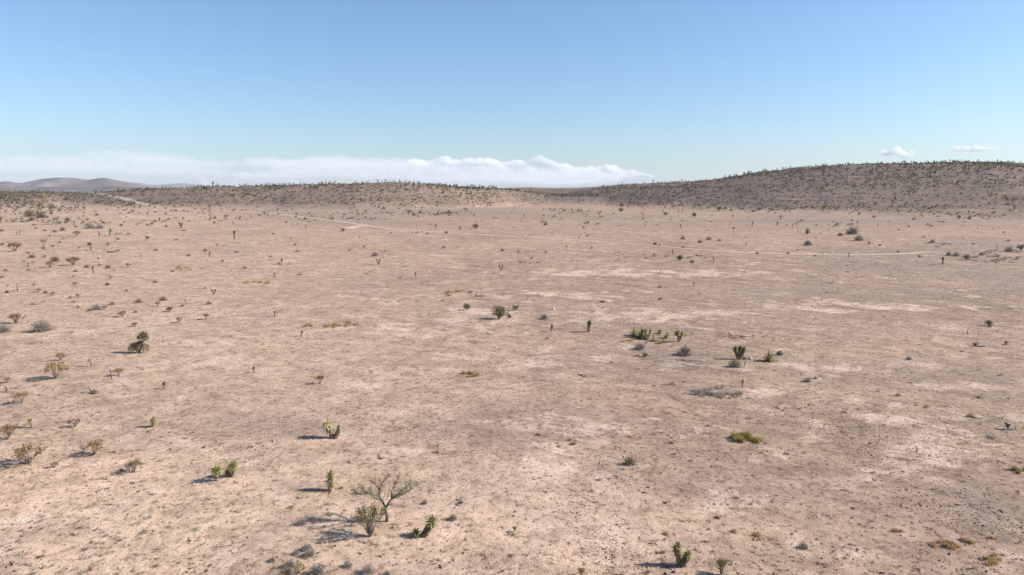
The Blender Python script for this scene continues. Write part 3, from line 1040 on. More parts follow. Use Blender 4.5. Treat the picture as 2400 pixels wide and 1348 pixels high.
# ------------------------------------------------------------------ setting things where the photo shows them standing
KINDS = {   # builder of variant k, size at scale 1, measured across (w) or up (h), category
    'creo':   (lambda k: v_bush(10 + k, 1.0, .64, 'creosote_leaf', flat=.40), 1.0, 'w', 'bush', 4),
    'creog':  (lambda k: v_bush(20 + k, 1.0, .80, 'creosote_green', flat=.25, leaves=620), 1.0, 'w', 'bush', 2),
    'grey':   (lambda k: twig_dome(30 + k, 1.0, .62), 1.0, 'w', 'shrub', 4),
    'brown':  (lambda k: twig_dome(40 + k, 1.0, .62, 'brown_twig'), 1.0, 'w', 'shrub', 3),
    'dark':   (lambda k: leafy_shrub(50 + k, 1.0, .72), 1.0, 'w', 'shrub', 4),
    'gold':   (lambda k: tussock(60 + k, .5, .30, 'gold'), .5, 'w', 'grass', 4),
    'orange': (lambda k: tussock(65 + k, .5, .26, 'orange'), .5, 'w', 'grass', 4),
    'ogold':  (lambda k: tussock(70 + k, .5, .34, 'olive_gold', 130), .5, 'w', 'grass', 4),
    'straw':  (lambda k: tussock(75 + k, .5, .36, 'straw'), .5, 'w', 'grass', 3),
    'tuft':   (lambda k: tuft(80 + k, .4, .15), .4, 'w', 'grass', 6),
    'gtuft':  (lambda k: tuft(88 + k, .4, .27, 'grey_tuft', 90, 'grey_tuft'), .4, 'w', 'grass', 4),
    'y1':     (lambda k: simple_yucca(1.0, ((-.10, .06, .0, .16)[k], 0), 1, 100 + k), 1.0, 'h', 'yucca', 4),
    'y2':     (lambda k: simple_yucca(1.0, (0, 0), 2, 110 + k, L=.25, n=56, r=.045), 1.0, 'h', 'yucca', 2),
    'y3':     (lambda k: simple_yucca(1.0, (0, 0), 3, 120 + k, L=.25, n=56, r=.045), 1.0, 'h', 'yucca', 2),
    'yd':     (lambda k: simple_yucca(1.0, ((0, .1)[k], 0), 1, 130 + k, 'yucca_dark', L=.34), 1.0, 'h', 'yucca', 2),
    'yp':     (lambda k: simple_yucca(1.0, ((0, -.2)[k], 0), 1, 140 + k, 'yucca_pale', L=.36), 1.0, 'h', 'yucca', 2),
    'rosette': (lambda k: simple_yucca(.5, (0, 0), 1, 150 + k, 'yucca', L=.5, n=60, r=.07, skirt=30), .5, 'h', 'yucca', 2),
    'stalk':  (lambda k: stalk(160 + k, 1.0, .05, (.05, -.1, .25, .0)[k], (0, 1, 0, 2)[k]), 1.0, 'h', 'dead yucca', 4),
    'log':    (lambda k: log(170 + k, 1.0, .09, 'deadwood'), 1.0, 'w', 'log', 3),
    'plog':   (lambda k: log(176 + k, 1.0, .10, 'pale_wood', stubs=0), 1.0, 'w', 'log', 2),
    'heap':   (lambda k: wood_heap(180 + k, 1.0), 1.0, 'w', 'dead wood', 2),
    'rock':   (lambda k: rock(190 + k, 1.0, .55), 1.0, 'w', 'rock', 3),
    'prock':  (lambda k: rock(195 + k, 1.0, .55, 'pale_rock'), 1.0, 'w', 'rock', 3),
    'pear':   (lambda k: prickly_pear(200 + k, 1.0), 1.0, 'h', 'cactus', 1),
    'octo':   (lambda k: ocotillo(210 + k, 1.0, 12), 1.0, 'h', 'ocotillo', 3),
}
_made = {}
_turn = random.Random(77)
def proto(kind, k):
    key = (kind, k)
    if key not in _made:
        _made[key] = KINDS[kind][0](k)
        return _made[key]
    return copy_tree(_made[key])
PLACED = []
def seat(o, pos, scale, rz, sink=.0):
    o.location = (float(pos[0]), float(pos[1]), float(pos[2]) - sink)
    o.scale = (scale, scale, scale)
    o.rotation_euler = (0, 0, rz)
def put(kind, px, py, size, label, group=None, rz=None, var=None, flat=1.0):
    _, unit, way, cat, nv = KINDS[kind]
    pos, dep = ground_at(px, py)
    m = size * dep / FPX
    sc = m / unit / (.93 if way == 'h' else 1.0)
    o = proto(kind, _turn.randrange(nv) if var is None else var)
    seat(o, pos, sc, _turn.uniform(0, 6.283) if rz is None else rz, .01)
    if flat != 1.0:
        o.scale.z *= flat
    PLACED.append((px, py))
    return tag(o, label, cat, group)
def put_own(o, px, py, label, cat, scale=1.0, rz=0.0, hpx=None, unit=1.0, group=None):
    pos, dep = ground_at(px, py)
    if hpx:
        scale = hpx * dep / FPX / .92 / unit
    seat(o, pos, scale, rz)
    PLACED.append((px, py))
    return tag(o, label, cat, group)

# ---- the large plants of the near ground
put_own(feather_tree(), 907, 1222, 'open thorn tree with thin feathery crown, the only tree in the near ground', 'tree', hpx=101, unit=2.32)
put_own(v_bush(301, 1.25, 1.0, 'creosote_green', 'stem', 900, 22, flat=.18, ls=.045), 868, 1257, 'olive bush on bare pale stems directly in front of the thorn tree', 'bush', hpx=62, unit=1.02)
put_own(yucca([
    dict(path=[(0, 0, -.1), (-.10, 0, .32), (-.24, 0, .72), (-.40, 0, 1.04)], r=[.20, .17, .15, .11], head=(.44, 110, .05), leaf='yucca_cream', head_len=.22, skirt=(220, .38, .62, 1.05), skirt_mat='straw'),
    dict(path=[(.08, 0, -.1), (.28, 0, .28), (.44, .02, .60), (.48, .02, .95)], r=[.18, .16, .13, .08], skirt=(50, .22, .55, 1.0), skirt_mat='straw')], 302),
    780, 1027, 'forked yucca with two thick dark trunks, only the left one with a yellowed head', 'yucca', scale=1.14)
put_own(yucca([dict(path=[(0, 0, -.1), (.0, 0, .4), (.02, 0, .78), (.01, 0, 1.16)], r=[.12, .11, .10, .08], head=(.36, 150, .04), head_len=.72, skirt=(120, .32, .05, .45), skirt_mat='straw', spread=.8)], 303),
    775, 1150, 'green column-shaped yucca on a straw skirt, standing behind the thorn tree', 'yucca')
put_own(yucca([
    dict(path=[(-.15, 0, -.1), (.02, 0, .20), (.24, 0, .58), (.42, 0, .88)], r=[.16, .15, .14, .10], head=(.38, 75, .042), skirt=(170, .30, .1, 1.0)),
    dict(path=[(-.25, -.02, -.1), (-.42, -.05, .08), (-.50, -.05, .22)], r=[.09, .09, .07], head=(.30, 60, .035), skirt=(30, .2, .3, 1))], 304),
    995, 1257, 'yucca leaning right with one raised head and one low head', 'yucca')
put_own(yucca([dict(path=[(0, 0, -.1), (-.02, 0, .35), (.02, 0, .70)], r=[.09, .08, .075], head=(.42, 95, .045), skirt=(70, .28, .5, 1.0))], 305),
    508, 1127, 'palm-like green yucca, the left and nearer of a close pair', 'yucca')
put_own(yucca([dict(path=[(0, 0, -.1), (.02, 0, .35), (.04, 0, .78)], r=[.10, .085, .08], head=(.42, 95, .045), head_len=.10, skirt=(120, .40, .3, 1.0), skirt_mat='straw'),
               dict(path=[(-.1, 0, -.1), (-.28, .02, .12), (-.38, .02, .26)], r=[.07, .06, .05], head=(.30, 60, .035), skirt=(20, .2, .3, 1))], 306),
    546, 1117, 'taller green yucca with a small side head, the right one of a close pair', 'yucca')
put_own(yucca([dict(path=[(-.03, .04, -.1), (-.10, .06, .45), (-.22, .08, 1.06)], r=[.12, .11, .09], head=(.28, 70, .04), head_len=.14, skirt=(120, .30, .2, 1.0), skirt_mat='skirt'),
               dict(path=[(.06, -.03, -.1), (.16, -.06, .30), (.36, -.08, .68)], r=[.13, .12, .10], head=(.28, 70, .04), skirt=(120, .30, .15, 1.0))], 307),
    1595, 1326, 'stout two-headed yucca beside a bleached log', 'yucca')
put_own(yucca([dict(path=[(0, 0, -.08), (.02, 0, .3), (.0, 0, .66)], r=[.10, .09, .08], head=(.33, 110, .04), head_len=.48, skirt=(50, .22, .05, .5), skirt_mat='straw')], 308),
    359, 1000, 'bushy green yucca with leaves down to the ground, left of the forked yucca', 'yucca')
put_own(crown_tree(), 325, 827, 'squat dark evergreen tree with a raised crown and a low side crown', 'tree', hpx=44, unit=1.72)
put_own(yucca([dict(path=[(0, 0, -.1), (.0, 0, .6), (.05, 0, 1.35)], r=[.14, .17, .26], head=(.48, 130, .05), leaf='yucca_dark', skirt=(200, .5, .25, 1.0), spread=.5)], 309),
    1380, 778, 'yucca shaped like a shaving brush, dark head on a shaggy brown trunk', 'yucca', hpx=24, unit=1.75)
put_own(yucca([dict(path=[(0, 0, -.1), (-.25, 0, .7), (-.55, 0, 1.5)], r=[.14, .14, .12], head=(.42, 80, .05), leaf='yucca_dark', skirt=(160, .42, .25, 1.0)),
               dict(path=[(0, 0, -.1), (.12, .05, .7), (.14, .05, 1.55)], r=[.14, .16, .14], head=(.44, 80, .05), leaf='yucca_dark', skirt=(170, .42, .2, 1.0)),
               dict(path=[(.05, 0, -.1), (.38, -.05, .6), (.62, -.05, 1.38)], r=[.14, .15, .13], head=(.42, 80, .05), leaf='yucca_dark', skirt=(170, .42, .2, 1.0))], 310),
    1731, 842, 'three-headed yucca with tawny skirts rising above a dead grey bush', 'yucca', hpx=30, unit=1.95)
put_own(yucca([dict(path=[(0, 0, -.1), (.0, 0, 1.0), (.06, 0, 2.1)], r=[.20, .20, .24], head=(.75, 120, .09), leaf='yucca_pale', skirt=(120, .5, .5, 1.0), spread=.7)], 311),
    2209, 620, 'tall single yucca with a golden top and thick trunk below the road', 'yucca', hpx=18, unit=2.7)

# ---- every other plant and stone one can pick out: kind, column, foot row, size, label
ITEMS = [
 # olive bushes on bare stems, left
 ('creo', 66, 1087, 66, 'widest olive bush near the left edge, casting a striped shadow'),
 ('creo', 221, 1066, 48, 'flat-topped olive bush right of the widest bush near the left edge'),
 ('creo', 314, 1107, 42, 'V-shaped olive bush between the left edge bushes and the yucca pair'),
 ('creo', 20, 1029, 50, 'pale olive bush cut by the left edge, above the widest bush'),
 ('creo', 131, 887, 58, 'broad umbrella-shaped olive bush left of a bare dark pole'),
 ('creo', 142, 845, 26, 'small olive bush behind the broad umbrella-shaped one'),
 ('creo', 279, 881, 27, 'small olive bush touching the right side of a bare dark pole'),
 ('creo', 50, 945, 38, 'thin olive bush leaning right, below the umbrella-shaped bush'),
 ('creog', 750, 900, 24, 'small olive bush alone on bare soil above the forked yucca'),
 ('creo', 176, 1001, 30, 'low scrawny olive bush lying to the right, near the left edge'),
 ('creo', 128, 1096, 20, 'tiny faded olive bush right of the widest left edge bush'),
 ('creog', 1206, 1247, 15, 'tiny green bush alone right of the leaning yucca'),
 ('creog', 1691, 1347, 42, 'spreading green bush cut by the bottom edge, right of the two-headed yucca'),
 ('creog', 1362, 1352, 24, 'dark green bush just showing at the bottom edge'),
 ('creo', 17, 897, 18, 'faint olive bush at the left edge beside the umbrella-shaped bush'),
 ('yd', 595, 874, 13, 'low dark spiky rosette by itself right of the evergreen tree'),
 ('creo', 38, 758, 34, 'olive bush left of the grey dome shrub near the left edge'),
 ('creo', 35, 590, 32, 'wide pale olive bush on the far plain at the left edge'),
 ('creo', 419, 756, 17, 'small straw-coloured bush left of the yellow-green clump'),
 ('creo', 316, 766, 16, 'small brown-topped bush above the evergreen tree'),
 ('creo', 288, 743, 22, 'two-armed brown bush above and left of the evergreen tree'),
 ('brown', 318, 733, 11, 'upright small brown bush over the two-armed brown bush'),
 ('creo', 182, 697, 12, 'little olive bush left of the round brown shrub'),
 ('brown', 325, 710, 20, 'round brown-grey shrub on the left plain'),
 ('brown', 382, 705, 19, 'low brown shrub right of the round brown-grey one'),
 ('dark', 397, 730, 18, 'dense dark shrub below the low brown shrub'),
 ('creog', 483, 749, 16, 'bright yellow-green clump growing against dark debris'),
 ('log', 470, 749, 14, 'dark dead debris at the left side of the yellow-green clump'),
 ('creo', 117, 628, 22, 'pale olive bush on the left plain between two brown ones'),
 ('creo', 172, 622, 30, 'low wide olive bush on the left plain'),
 ('brown', 129, 613, 24, 'grey-brown mound-shaped shrub above the pale olive bush'),
 ('brown', 75, 605, 18, 'low brown shrub left of the grey-brown mound'),
 ('brown', 253, 629, 15, 'narrow upright brown shrub right of the low wide olive bush'),
 ('creo', 300, 627, 14, 'small olive bush right of the narrow brown shrub'),
 ('creo', 180, 554, 19, 'yellowish low bush left of the short green yucca on the far plain'),
 ('brown', 147, 541, 15, 'brown tufty shrub behind the yellowish low bush'),
 ('brown', 128, 545, 13, 'faint brown shrub left of the brown tufty one'),
 ('brown', 130, 517, 16, 'brown shrub on the far left plain under the road start'),
 ('brown', 96, 511, 28, 'long brown hedge-like shrub far off at the left'),
 ('brown', 70, 508, 30, 'left half of the long brown scrub band far off at the left'),
 ('brown', 158, 518, 16, 'faded brown shrub right of the long far-off scrub band'),
 ('brown', 6, 575, 12, 'brown shrub at the left edge beside the wide pale olive bush'),
 ('brown', 102, 583, 10, 'brown shrub at the foot of the tiny umbrella tree'),
 # grey leafless shrubs
 ('grey', 97, 777, 50, 'large grey leafless dome shrub near the left edge'),
 ('grey', 9, 779, 36, 'grey leafless shrub cut by the left edge'),
 ('grey', 227, 726, 25, 'flat grey shrub on the left plain above the evergreen tree'),
 ('grey', 1604, 833, 40, 'largest round grey shrub, below the multi-stemmed yucca on the right'),
 ('grey', 1498, 819, 29, 'peaked grey shrub left of the largest round grey shrub'),
 ('grey', 1275, 748, 22, 'fan-shaped grey shrub right of the big dark green shrub'),
 ('grey', 878, 601, 20, 'tall grey bush just below the dirt road'),
 ('grey', 211, 536, 24, 'left of two joined grey shrubs on the far left plain'),
 ('grey', 234, 536, 20, 'right of two joined grey shrubs on the far left plain'),
 ('brown', 1475, 1088, 33, 'dark brown dome shrub alone on the near right plain'),
 ('grey', 678, 1330, 34, 'dark grey shrub at the bottom edge, left of a straw bush'),
 ('grey', 741, 1348, 46, 'wide grey shrub cut by the bottom edge, right of a straw bush'),
 ('creo', 700, 1344, 32, 'straw-coloured bush between two grey shrubs at the bottom edge'),
 ('grey', 708, 1229, 27, 'grey dome shrub at the left end of the thorn tree shadow'),
 ('grey', 719, 1289, 28, 'upper of three grey shrubs huddled below the thorn tree'),
 ('grey', 693, 1299, 20, 'left of three grey shrubs huddled below the thorn tree'),
 ('grey', 724, 1304, 34, 'lower right of three grey shrubs huddled below the thorn tree'),
 ('grey', 638, 1316, 20, 'small grey shrub left of the three huddled ones'),
 ('grey', 815, 1328, 27, 'slanting grey shrub under the olive bush near the bottom'),
 ('grey', 862, 1343, 38, 'grey shrub at the bottom edge under the thorn tree'),
 ('grey', 906, 1350, 24, 'brownish shrub just showing at the bottom edge right of the grey one'),
 ('grey', 1061, 1218, 24, 'pale grey shrub to the right of the thorn tree'),
 ('grey', 995, 1181, 17, 'little grey shrub between the thorn tree and its right neighbour'),
 ('grey', 1080, 1180, 15, 'little grey shrub behind the pale grey shrub right of the thorn tree'),
 ('grey', 1883, 1284, 25, 'dark grey shrub left of the rusty grass patch'),
 ('grey', 2130, 843, 15, 'small pointed grey shrub on the right plain'),
 ('grey', 1893, 895, 20, 'left of two smooth grey dome shrubs on the pale flat'),
 ('grey', 1911, 888, 11, 'smaller right one of two smooth grey dome shrubs on the pale flat'),
 ('grey', 390, 532, 10, 'small grey shrub left of the three-armed yucca far off'),
 ('grey', 120, 488, 22, 'grey shrub on the far left slope'),
 ('grey', 364, 477, 12, 'grey shrub beside the road bend on the far left'),
 ('grey', 308, 480, 20, 'grey scrub clump left of the road bend'),
 ('grey', 262, 478, 16, 'grey scrub clump further left of the road bend'),
 ('grey', 899, 491, 12, 'grey shrub at the foot of the low ridge'),
 ('grey', 985, 500, 13, 'grey shrub below the low ridge, right of its middle'),
 ('grey', 2223, 599, 15, 'tall grey bush beside the road at the right'),
 ('grey', 1997, 549, 32, 'spreading grey-green bush behind the road on the right'),
 ('grey', 1969, 553, 14, 'low grey bush attached left of the spreading grey-green bush'),
 ('grey', 2013, 564, 23, 'flat dark grey bush below the spreading grey-green bush'),
 ('grey', 1893, 575, 22, 'grey bush left of the flat dark grey one near the road'),
 ('grey', 1600, 561, 14, 'leftmost grey shrub of a scattered four behind the road'),
 ('grey', 1661, 562, 15, 'upper right grey shrub of a scattered four behind the road'),
 ('grey', 1640, 569, 13, 'lowest grey shrub of a scattered four behind the road'),
 ('grey', 1686, 565, 10, 'rightmost grey shrub of a scattered four behind the road'),
 ('grey', 1622, 616, 13, 'small grey-green shrub right of a dark bush under the road'),
 ('grey', 2185, 569, 14, 'dark brush clump above the road at the right'),
 ('grey', 2240, 601, 18, 'grey brush at the road edge between two tall bushes'),
 ('grey', 2300, 598, 12, 'grey brush on the far side of the road at the right'),
 ('grey', 1279, 528, 12, 'dried bush by a fallen pole beyond the road'),
 ('grey', 2365, 590, 22, 'sprawling grey bush by the road at the right edge'),
 # dark green shrubs
 ('dark', 1169, 748, 46, 'biggest dark green shrub at the middle of the plain'),
 ('dark', 1194, 747, 14, 'small dark shrub attached right of the biggest dark green one'),
 ('dark', 1208, 727, 18, 'dark shrub behind and right of the biggest dark green one'),
 ('dark', 1094, 727, 22, 'dark green shrub behind and left of the biggest one'),
 ('dark', 1115, 536, 17, 'dark shrub beyond the road near its middle'),
 ('dark', 210, 577, 13, 'dark round shrub on the far left plain'),
 ('dark', 804, 543, 11, 'dark round shrub just below the road spur'),
 ('dark', 1594, 611, 19, 'dark bush just below the road, right of centre'),
 ('dark', 2265, 609, 18, 'dark bush below the road at the right with a long shadow'),
 ('dark', 1892, 549, 15, 'dark round shrub beyond the road on the right'),
 ('dark', 2393, 586, 20, 'dark upright bush at the right edge by the road'),
 ('dark', 1535, 575, 11, 'dark green dome right on the road edge'),
 ('dark', 1546, 577, 6, 'tiny green companion of the dome at the road edge'),
 ('dark', 2316, 764, 20, 'round green shrub alone at the far right of the plain'),
 ('dark', 2321, 768, 9, 'small dark shrub touching the lone round green one'),
 ('dark', 346, 561, 11, 'dark low mound shrub on the left plain'),
 ('dark', 356, 528, 9, 'dark shrub on the far left plain, right of a smaller brown one'),
 ('brown', 346, 529, 9, 'smaller brown shrub left of a dark one on the far left plain'),
 ('dark', 481, 590, 10, 'dark shrub beside a slim yucca on the left plain'),
 ('dark', 1046, 548, 9, 'dark shrub lying against the lower road edge'),
 ('dark', 839, 501, 7, 'dark shrub on the slope foot over the road'),
 ('dark', 671, 523, 7, 'dark shrub left of two yellowish yuccas under the road'),
 ('dark', 620, 502, 9, 'dark shrub on the road verge at the ridge foot'),
 ('dark', 1457, 486, 14, 'dark bush at the foot of the saddle slope'),
 ('dark', 1455, 497, 14, 'flat dark bush in front of the saddle foot bush'),
 ('dark', 1560, 505, 11, 'dark bush left of the flat one at the right hill foot'),
 ('dark', 1627, 509, 15, 'flat dark bush at the right hill foot'),
 ('dark', 1685, 494, 15, 'dark bush on the lowest slope of the right hill'),
 ('dark', 2048, 511, 9, 'left one of two dark bushes at the right hill foot'),
 ('dark', 2014, 504, 8, 'dark bush above the hill foot line, right of centre'),
 ('dark', 2248, 513, 12, 'dark bush on the hill foot line far right'),
 ('dark', 800, 1146, 9, 'dark stump at the foot of the green column yucca'),
 ('dark', 1512, 836, 16, 'dark green clump inside the golden grass strip below the peaked grey shrub'),
 ('dark', 2285, 811, 13, 'low dark green shrub beside a thin fallen branch'),
 ('dark', 2358, 807, 11, 'small dark shrub at the right edge, right of the fallen branch'),
 # yuccas further out
 ('rosette', 1485, 787, 12, 'leftmost head of the yucca cluster on the middle right'),
 ('rosette', 1502, 791, 15, 'second yucca from the left in the cluster on the middle right'),
 ('y2', 1518, 794, 22, 'tallest yucca of the cluster on the middle right'),
 ('rosette', 1511, 795, 12, 'short yucca tucked between the two taller ones of the cluster'),
 ('rosette', 1546, 782, 8, 'small yucca at the right rim of the cluster'),
 ('rosette', 1562, 792, 9, 'little green yucca between the cluster and the multi-stemmed one'),
 ('yp', 1534, 797, 12, 'withered straw yucca in front of the cluster'),
 ('y3', 1591, 801, 26, 'dark multi-stemmed yucca right of the cluster'),
 ('yd', 1292, 777, 14, 'small dark yucca with upright heads left of the brush-shaped one'),
 ('straw', 1283, 795, 13, 'straw stump sprouting below the small dark yucca'),
 ('rosette', 1801, 847, 15, 'stemless bright rosette right of the three-headed yucca'),
 ('y1', 1740, 908, 17, 'small green yucca below the three-headed one'),
 ('y1', 707, 790, 13, 'small green yucca below the gold grass strip'),
 ('y1', 643, 742, 12, 'small dark-trunked yucca left of the gold grass strip'),
 ('yp', 437, 711, 9, 'tiny yellow yucca right of the low brown shrub'),
 ('y2', 501, 690, 13, 'small two-headed yucca with a grey top on the left plain'),
 ('yd', 385, 912, 15, 'dark leaning yucca with a spreading foot under the evergreen tree'),
 ('yp', 215, 858, 17, 'pale yellow yucca beside a leaning stake'),
 ('yp', 213, 920, 13, 'yellow-green rosette over dark debris at the left'),
 ('rock', 221, 922, 14, 'dark debris lump beside the yellow-green rosette'),
 ('yp', 17, 919, 14, 'small yellow yucca with a pale skirt at the left edge'),
 ('yp', 76, 1003, 21, 'yellow yucca with a pale skirt above the widest olive bush'),
 ('y2', 887, 621, 14, 'forked straw-trunked yucca below the tall grey bush'),
 ('yp', 900, 606, 6, 'tiny yellowish yucca right of the forked straw-trunked one'),
 ('y2', 1174, 635, 14, 'yucca with a raised left arm at the middle of the plain'),
 ('y1', 973, 650, 11, 'slim single yucca right of the forked straw-trunked one'),
 ('y1', 643, 652, 11, 'light green yucca above the far gold grass strip'),
 ('y1', 661, 620, 13, 'thin yucca pole with a small head on the left plain'),
 ('y1', 1627, 672, 10, 'stubby yucca beside a grass row on the right plain'),
 ('y1', 550, 560, 17, 'tall bushy yucca by itself on the far plain left of the road spur'),
 ('y1', 257, 552, 14, 'short green yucca at the end of a gold grass row'),
 ('y1', 220, 640, 15, 'slim yucca with a dark foot on the left plain'),
 ('y1', 65, 625, 9, 'small yucca between brown shrubs at the far left'),
 ('y2', 853, 582, 7, 'tiny forked yucca left of the tall grey bush'),
 ('y1', 962, 567, 7, 'thin yucca pole below the road, right of the tall grey bush'),
 ('yp', 717, 535, 8, 'yellow bushy yucca below the road, the right and lower of two'),
 ('yp', 697, 528, 8, 'yellow bushy yucca below the road, the left and upper of two'),
 ('y2', 1021, 533, 8, 'two-armed yucca beyond the road near the centre'),
 ('y2', 1078, 539, 9, 'reddish forked yucca left of the dark shrub beyond the road'),
 ('y1', 1356, 561, 7, 'small round-headed yucca on the road edge'),
 ('y1', 1576, 597, 10, 'single yucca over the dark bush just below the road'),
 ('yd', 1673, 613, 9, 'small dark yucca right of the dark bush below the road'),
 ('y1', 1989, 602, 9, 'single thin yucca standing on the road line at the right'),
 ('y3', 424, 534, 12, 'three-armed dark yucca on the far left plain'),
 ('yp', 330, 604, 9, 'yellow bent yucca on the left plain'),
 ('y1', 490, 602, 11, 'slim yucca beside a dark shrub on the left plain'),
 ('yd', 213, 588, 9, 'tiny dark yucca below the dark round shrub at left'),
 ('y1', 47, 550, 9, 'right one of two little yuccas at the far left'),
 ('y1', 40, 550, 6, 'left one of two little yuccas at the far left'),
 ('yd', 233, 555, 8, 'leaning dark yucca left of the short green one'),
 ('y2', 491, 488, 10, 'tree yucca at the ridge foot beside the road on the left'),
 ('y2', 512, 480, 9, 'forked tree yucca on the lower ridge slope at left'),
 ('y1', 1599, 499, 8, 'head-heavy yucca at the foot of the right hill'),
 ('y1', 1553, 499, 7, 'dark yucca left of the head-heavy one at the hill foot'),
 ('y1', 1596, 536, 9, 'palm-like yucca among bare poles below the right hill'),
 ('y2', 1830, 515, 10, 'stocky forked yucca at the foot of the right hill'),
 ('y2', 2036, 574, 9, 'forked yucca under the flat dark grey bush'),
 ('yd', 1763, 530, 9, 'dark bushy yucca right of the bare poles'),
 # tall yuccas against the sky or the upper slopes
 ('y1', 498, 439, 12, 'lone tall yucca breaking the skyline at the left end of the ridge'),
 ('y1', 773, 434, 9, 'yucca on the skyline at the middle of the low ridge'),
 ('y1', 972, 446, 16, 'tall yucca just under the crest of the low ridge'),
 ('y1', 1101, 444, 9, 'yucca at the right shoulder of the low ridge'),
 ('y1', 1459, 431, 6, 'yucca on the skyline of the saddle'),
 ('y1', 1853, 414, 13, 'tall dark yucca high on the right hill, the left one'),
 ('y1', 1928, 410, 13, 'tall dark yucca high on the right hill, second from left'),
 ('y1', 1934, 397, 11, 'tall yucca near the crest above the second dark one'),
 ('y1', 2055, 403, 12, 'tall dark yucca near the crest at the middle of the right hill'),
 ('y1', 2180, 415, 13, 'broad-headed tall yucca high on the right hill'),
 ('y1', 1756, 440, 11, 'tall yucca on the left flank of the right hill'),
 ('y2', 2236, 383, 8, 'forked yucca on the very top of the right hill'),
 # bare trunks and poles
 ('stalk', 262, 889, 22, 'bare dark pole-like dead trunk beside a small olive bush'),
 ('stalk', 221, 858, 11, 'short leaning stake beside the pale yellow yucca'),
 ('stalk', 41, 683, 17, 'bare bluish dead trunk near the left edge'),
 ('stalk', 2336, 584, 10, 'bare dead trunk with a long shadow near the right edge'),
 ('stalk', 2125, 797, 8, 'short dark stump alone on the right plain'),
 ('stalk', 2267, 783, 14, 'thin pale pole standing left of the lone round green shrub'),
 ('stalk', 1926, 706, 12, 'pale broken trunk with fallen arms on the right plain'),
 ('stalk', 1507, 512, 10, 'upright dead trunk below the saddle'),
 ('stalk', 1512, 533, 9, 'leaning dead trunk with a foot stub beyond the road'),
 ('stalk', 1677, 539, 7, 'thin dead trunk standing over a fallen one'),
 ('stalk', 1709, 529, 9, 'slightly tilted dead trunk below the right hill'),
 ('stalk', 1574, 513, 6, 'short dead trunk right of the hill foot bush'),
 ('stalk', 1486, 512, 8, 'thin dead trunk left of the upright one below the saddle'),
 ('stalk', 1447, 529, 6, 'short dead trunk at the end of a fallen one'),
 ('stalk', 1795, 515, 8, 'dead trunk with a hanging arm at the hill foot'),
 ('stalk', 1755, 517, 8, 'dead trunk beside the one with a hanging arm'),
 ('stalk', 1869, 518, 8, 'straight dead trunk right of the stocky forked yucca'),
 ('stalk', 1857, 534, 9, 'strongly leaning dead trunk below the straight one'),
 ('stalk', 1869, 543, 7, 'thin dead trunk left of a dark round shrub'),
 ('stalk', 2290, 537, 9, 'thin dead trunk far right below the hill foot'),
 ('stalk', 2327, 538, 6, 'short dead trunk right of the thin far right one'),
 ('stalk', 2257, 561, 7, 'short dead trunk above the roadside brush'),
 ('stalk', 1455, 431, 5, 'thin snag on the saddle skyline'),
 # wood and stones
 ('heap', 1415, 708, 27, 'grey heap of dead wood at the middle right'),
 ('heap', 1738, 790, 34, 'dark and bleached heap of dead wood above the three-headed yucca'),
 ('stalk', 1709, 793, 15, 'thin bare stem standing left of the bleached wood heap'),
 ('log', 1127, 695, 25, 'long dark log above the dark green shrubs'),
 ('rock', 1828, 832, 17, 'dark smooth rock right of the three-headed yucca'),
 ('log', 1814, 847, 20, 'dark log beside the bright rosette'),
 ('log', 555, 592, 15, 'dark log tilted up on the left plain'),
 ('grey', 1722, 860, 34, 'dead grey bush at the foot of the three-headed yucca'),
 ('stalk', 1744, 859, 16, 'dead upright stem right of the dead grey bush'),
 ('prock', 1758, 842, 10, 'white stone right of the three-headed yucca'),
 ('rock', 1745, 842, 10, 'dark stone between the three-headed yucca and the white stone'),
 ('pear', 2361, 1007, 13, 'bluish cactus of flat pads near the right edge'),
 ('log', 2363, 1008, 22, 'dark branch lying under the flat-padded cactus'),
 ('plog', 1566, 1324, 34, 'bleached log lying left of the two-headed yucca'),
 ('rock', 1580, 1342, 10, 'dark stone at the bottom edge, right of another dark stone'),
 ('rock', 1560, 1346, 9, 'dark stone at the bottom edge, left of another dark stone'),
 ('heap', 700, 1168, 22, 'grey dead wood lying left of the green column yucca'),
 ('log', 792, 1147, 12, 'short dark log at the foot of the green column yucca'),
 ('log', 527, 1131, 13, 'dark log between the two close yuccas'),
 ('rock', 252, 669, 11, 'grey blocky stone on the left plain'),
 ('rock', 522, 613, 7, 'grey stone on a pale strip right of a slim yucca'),
 ('log', 79, 714, 18, 'dark log with scattered bits near the left edge'),
 ('log', 430, 541, 14, 'dark log leaning below the three-armed yucca'),
 ('log', 263, 592, 22, 'low grey log left of a dark shrub on the left plain'),
 ('prock', 1297, 726, 8, 'pale stone behind the fan-shaped grey shrub'),
 ('prock', 823, 796, 6, 'pale stone right of the small green yucca below the gold strip'),
 ('rock', 1363, 880, 7, 'left dark stone of a pale heap at the middle'),
 ('prock', 1360, 878, 9, 'pale stone between two dark ones at the middle'),
 ('rock', 1371, 882, 6, 'right dark stone of a pale heap at the middle'),
 ('log', 1455, 529, 9, 'fallen dead trunk beyond the road'),
 ('log', 1660, 541, 10, 'fallen dead trunk below the thin standing one'),
 ('log', 1985, 638, 12, 'dark branch on the rippled ground at the right'),
 ('log', 1945, 664, 12, 'dark branch on the rippled ground, nearer one'),
 ('log', 1939, 686, 8, 'short dark branch above the pale broken trunk'),
 ('log', 2298, 813, 20, 'thin fallen branch right of the low dark green shrub'),
 ('log', 2254, 825, 10, 'short dark stick left of the low dark green shrub'),
 ('log', 2348, 880, 18, 'dark branch by the pale strip at the right edge'),
 ('log', 1275, 521, 16, 'fallen pole beyond the road near the middle'),
 ('log', 1660, 1000, 15, 'dark branch above the golden olive clump'),
 ('rock', 347, 1013, 7, 'dark stone below the bushy green yucca'),
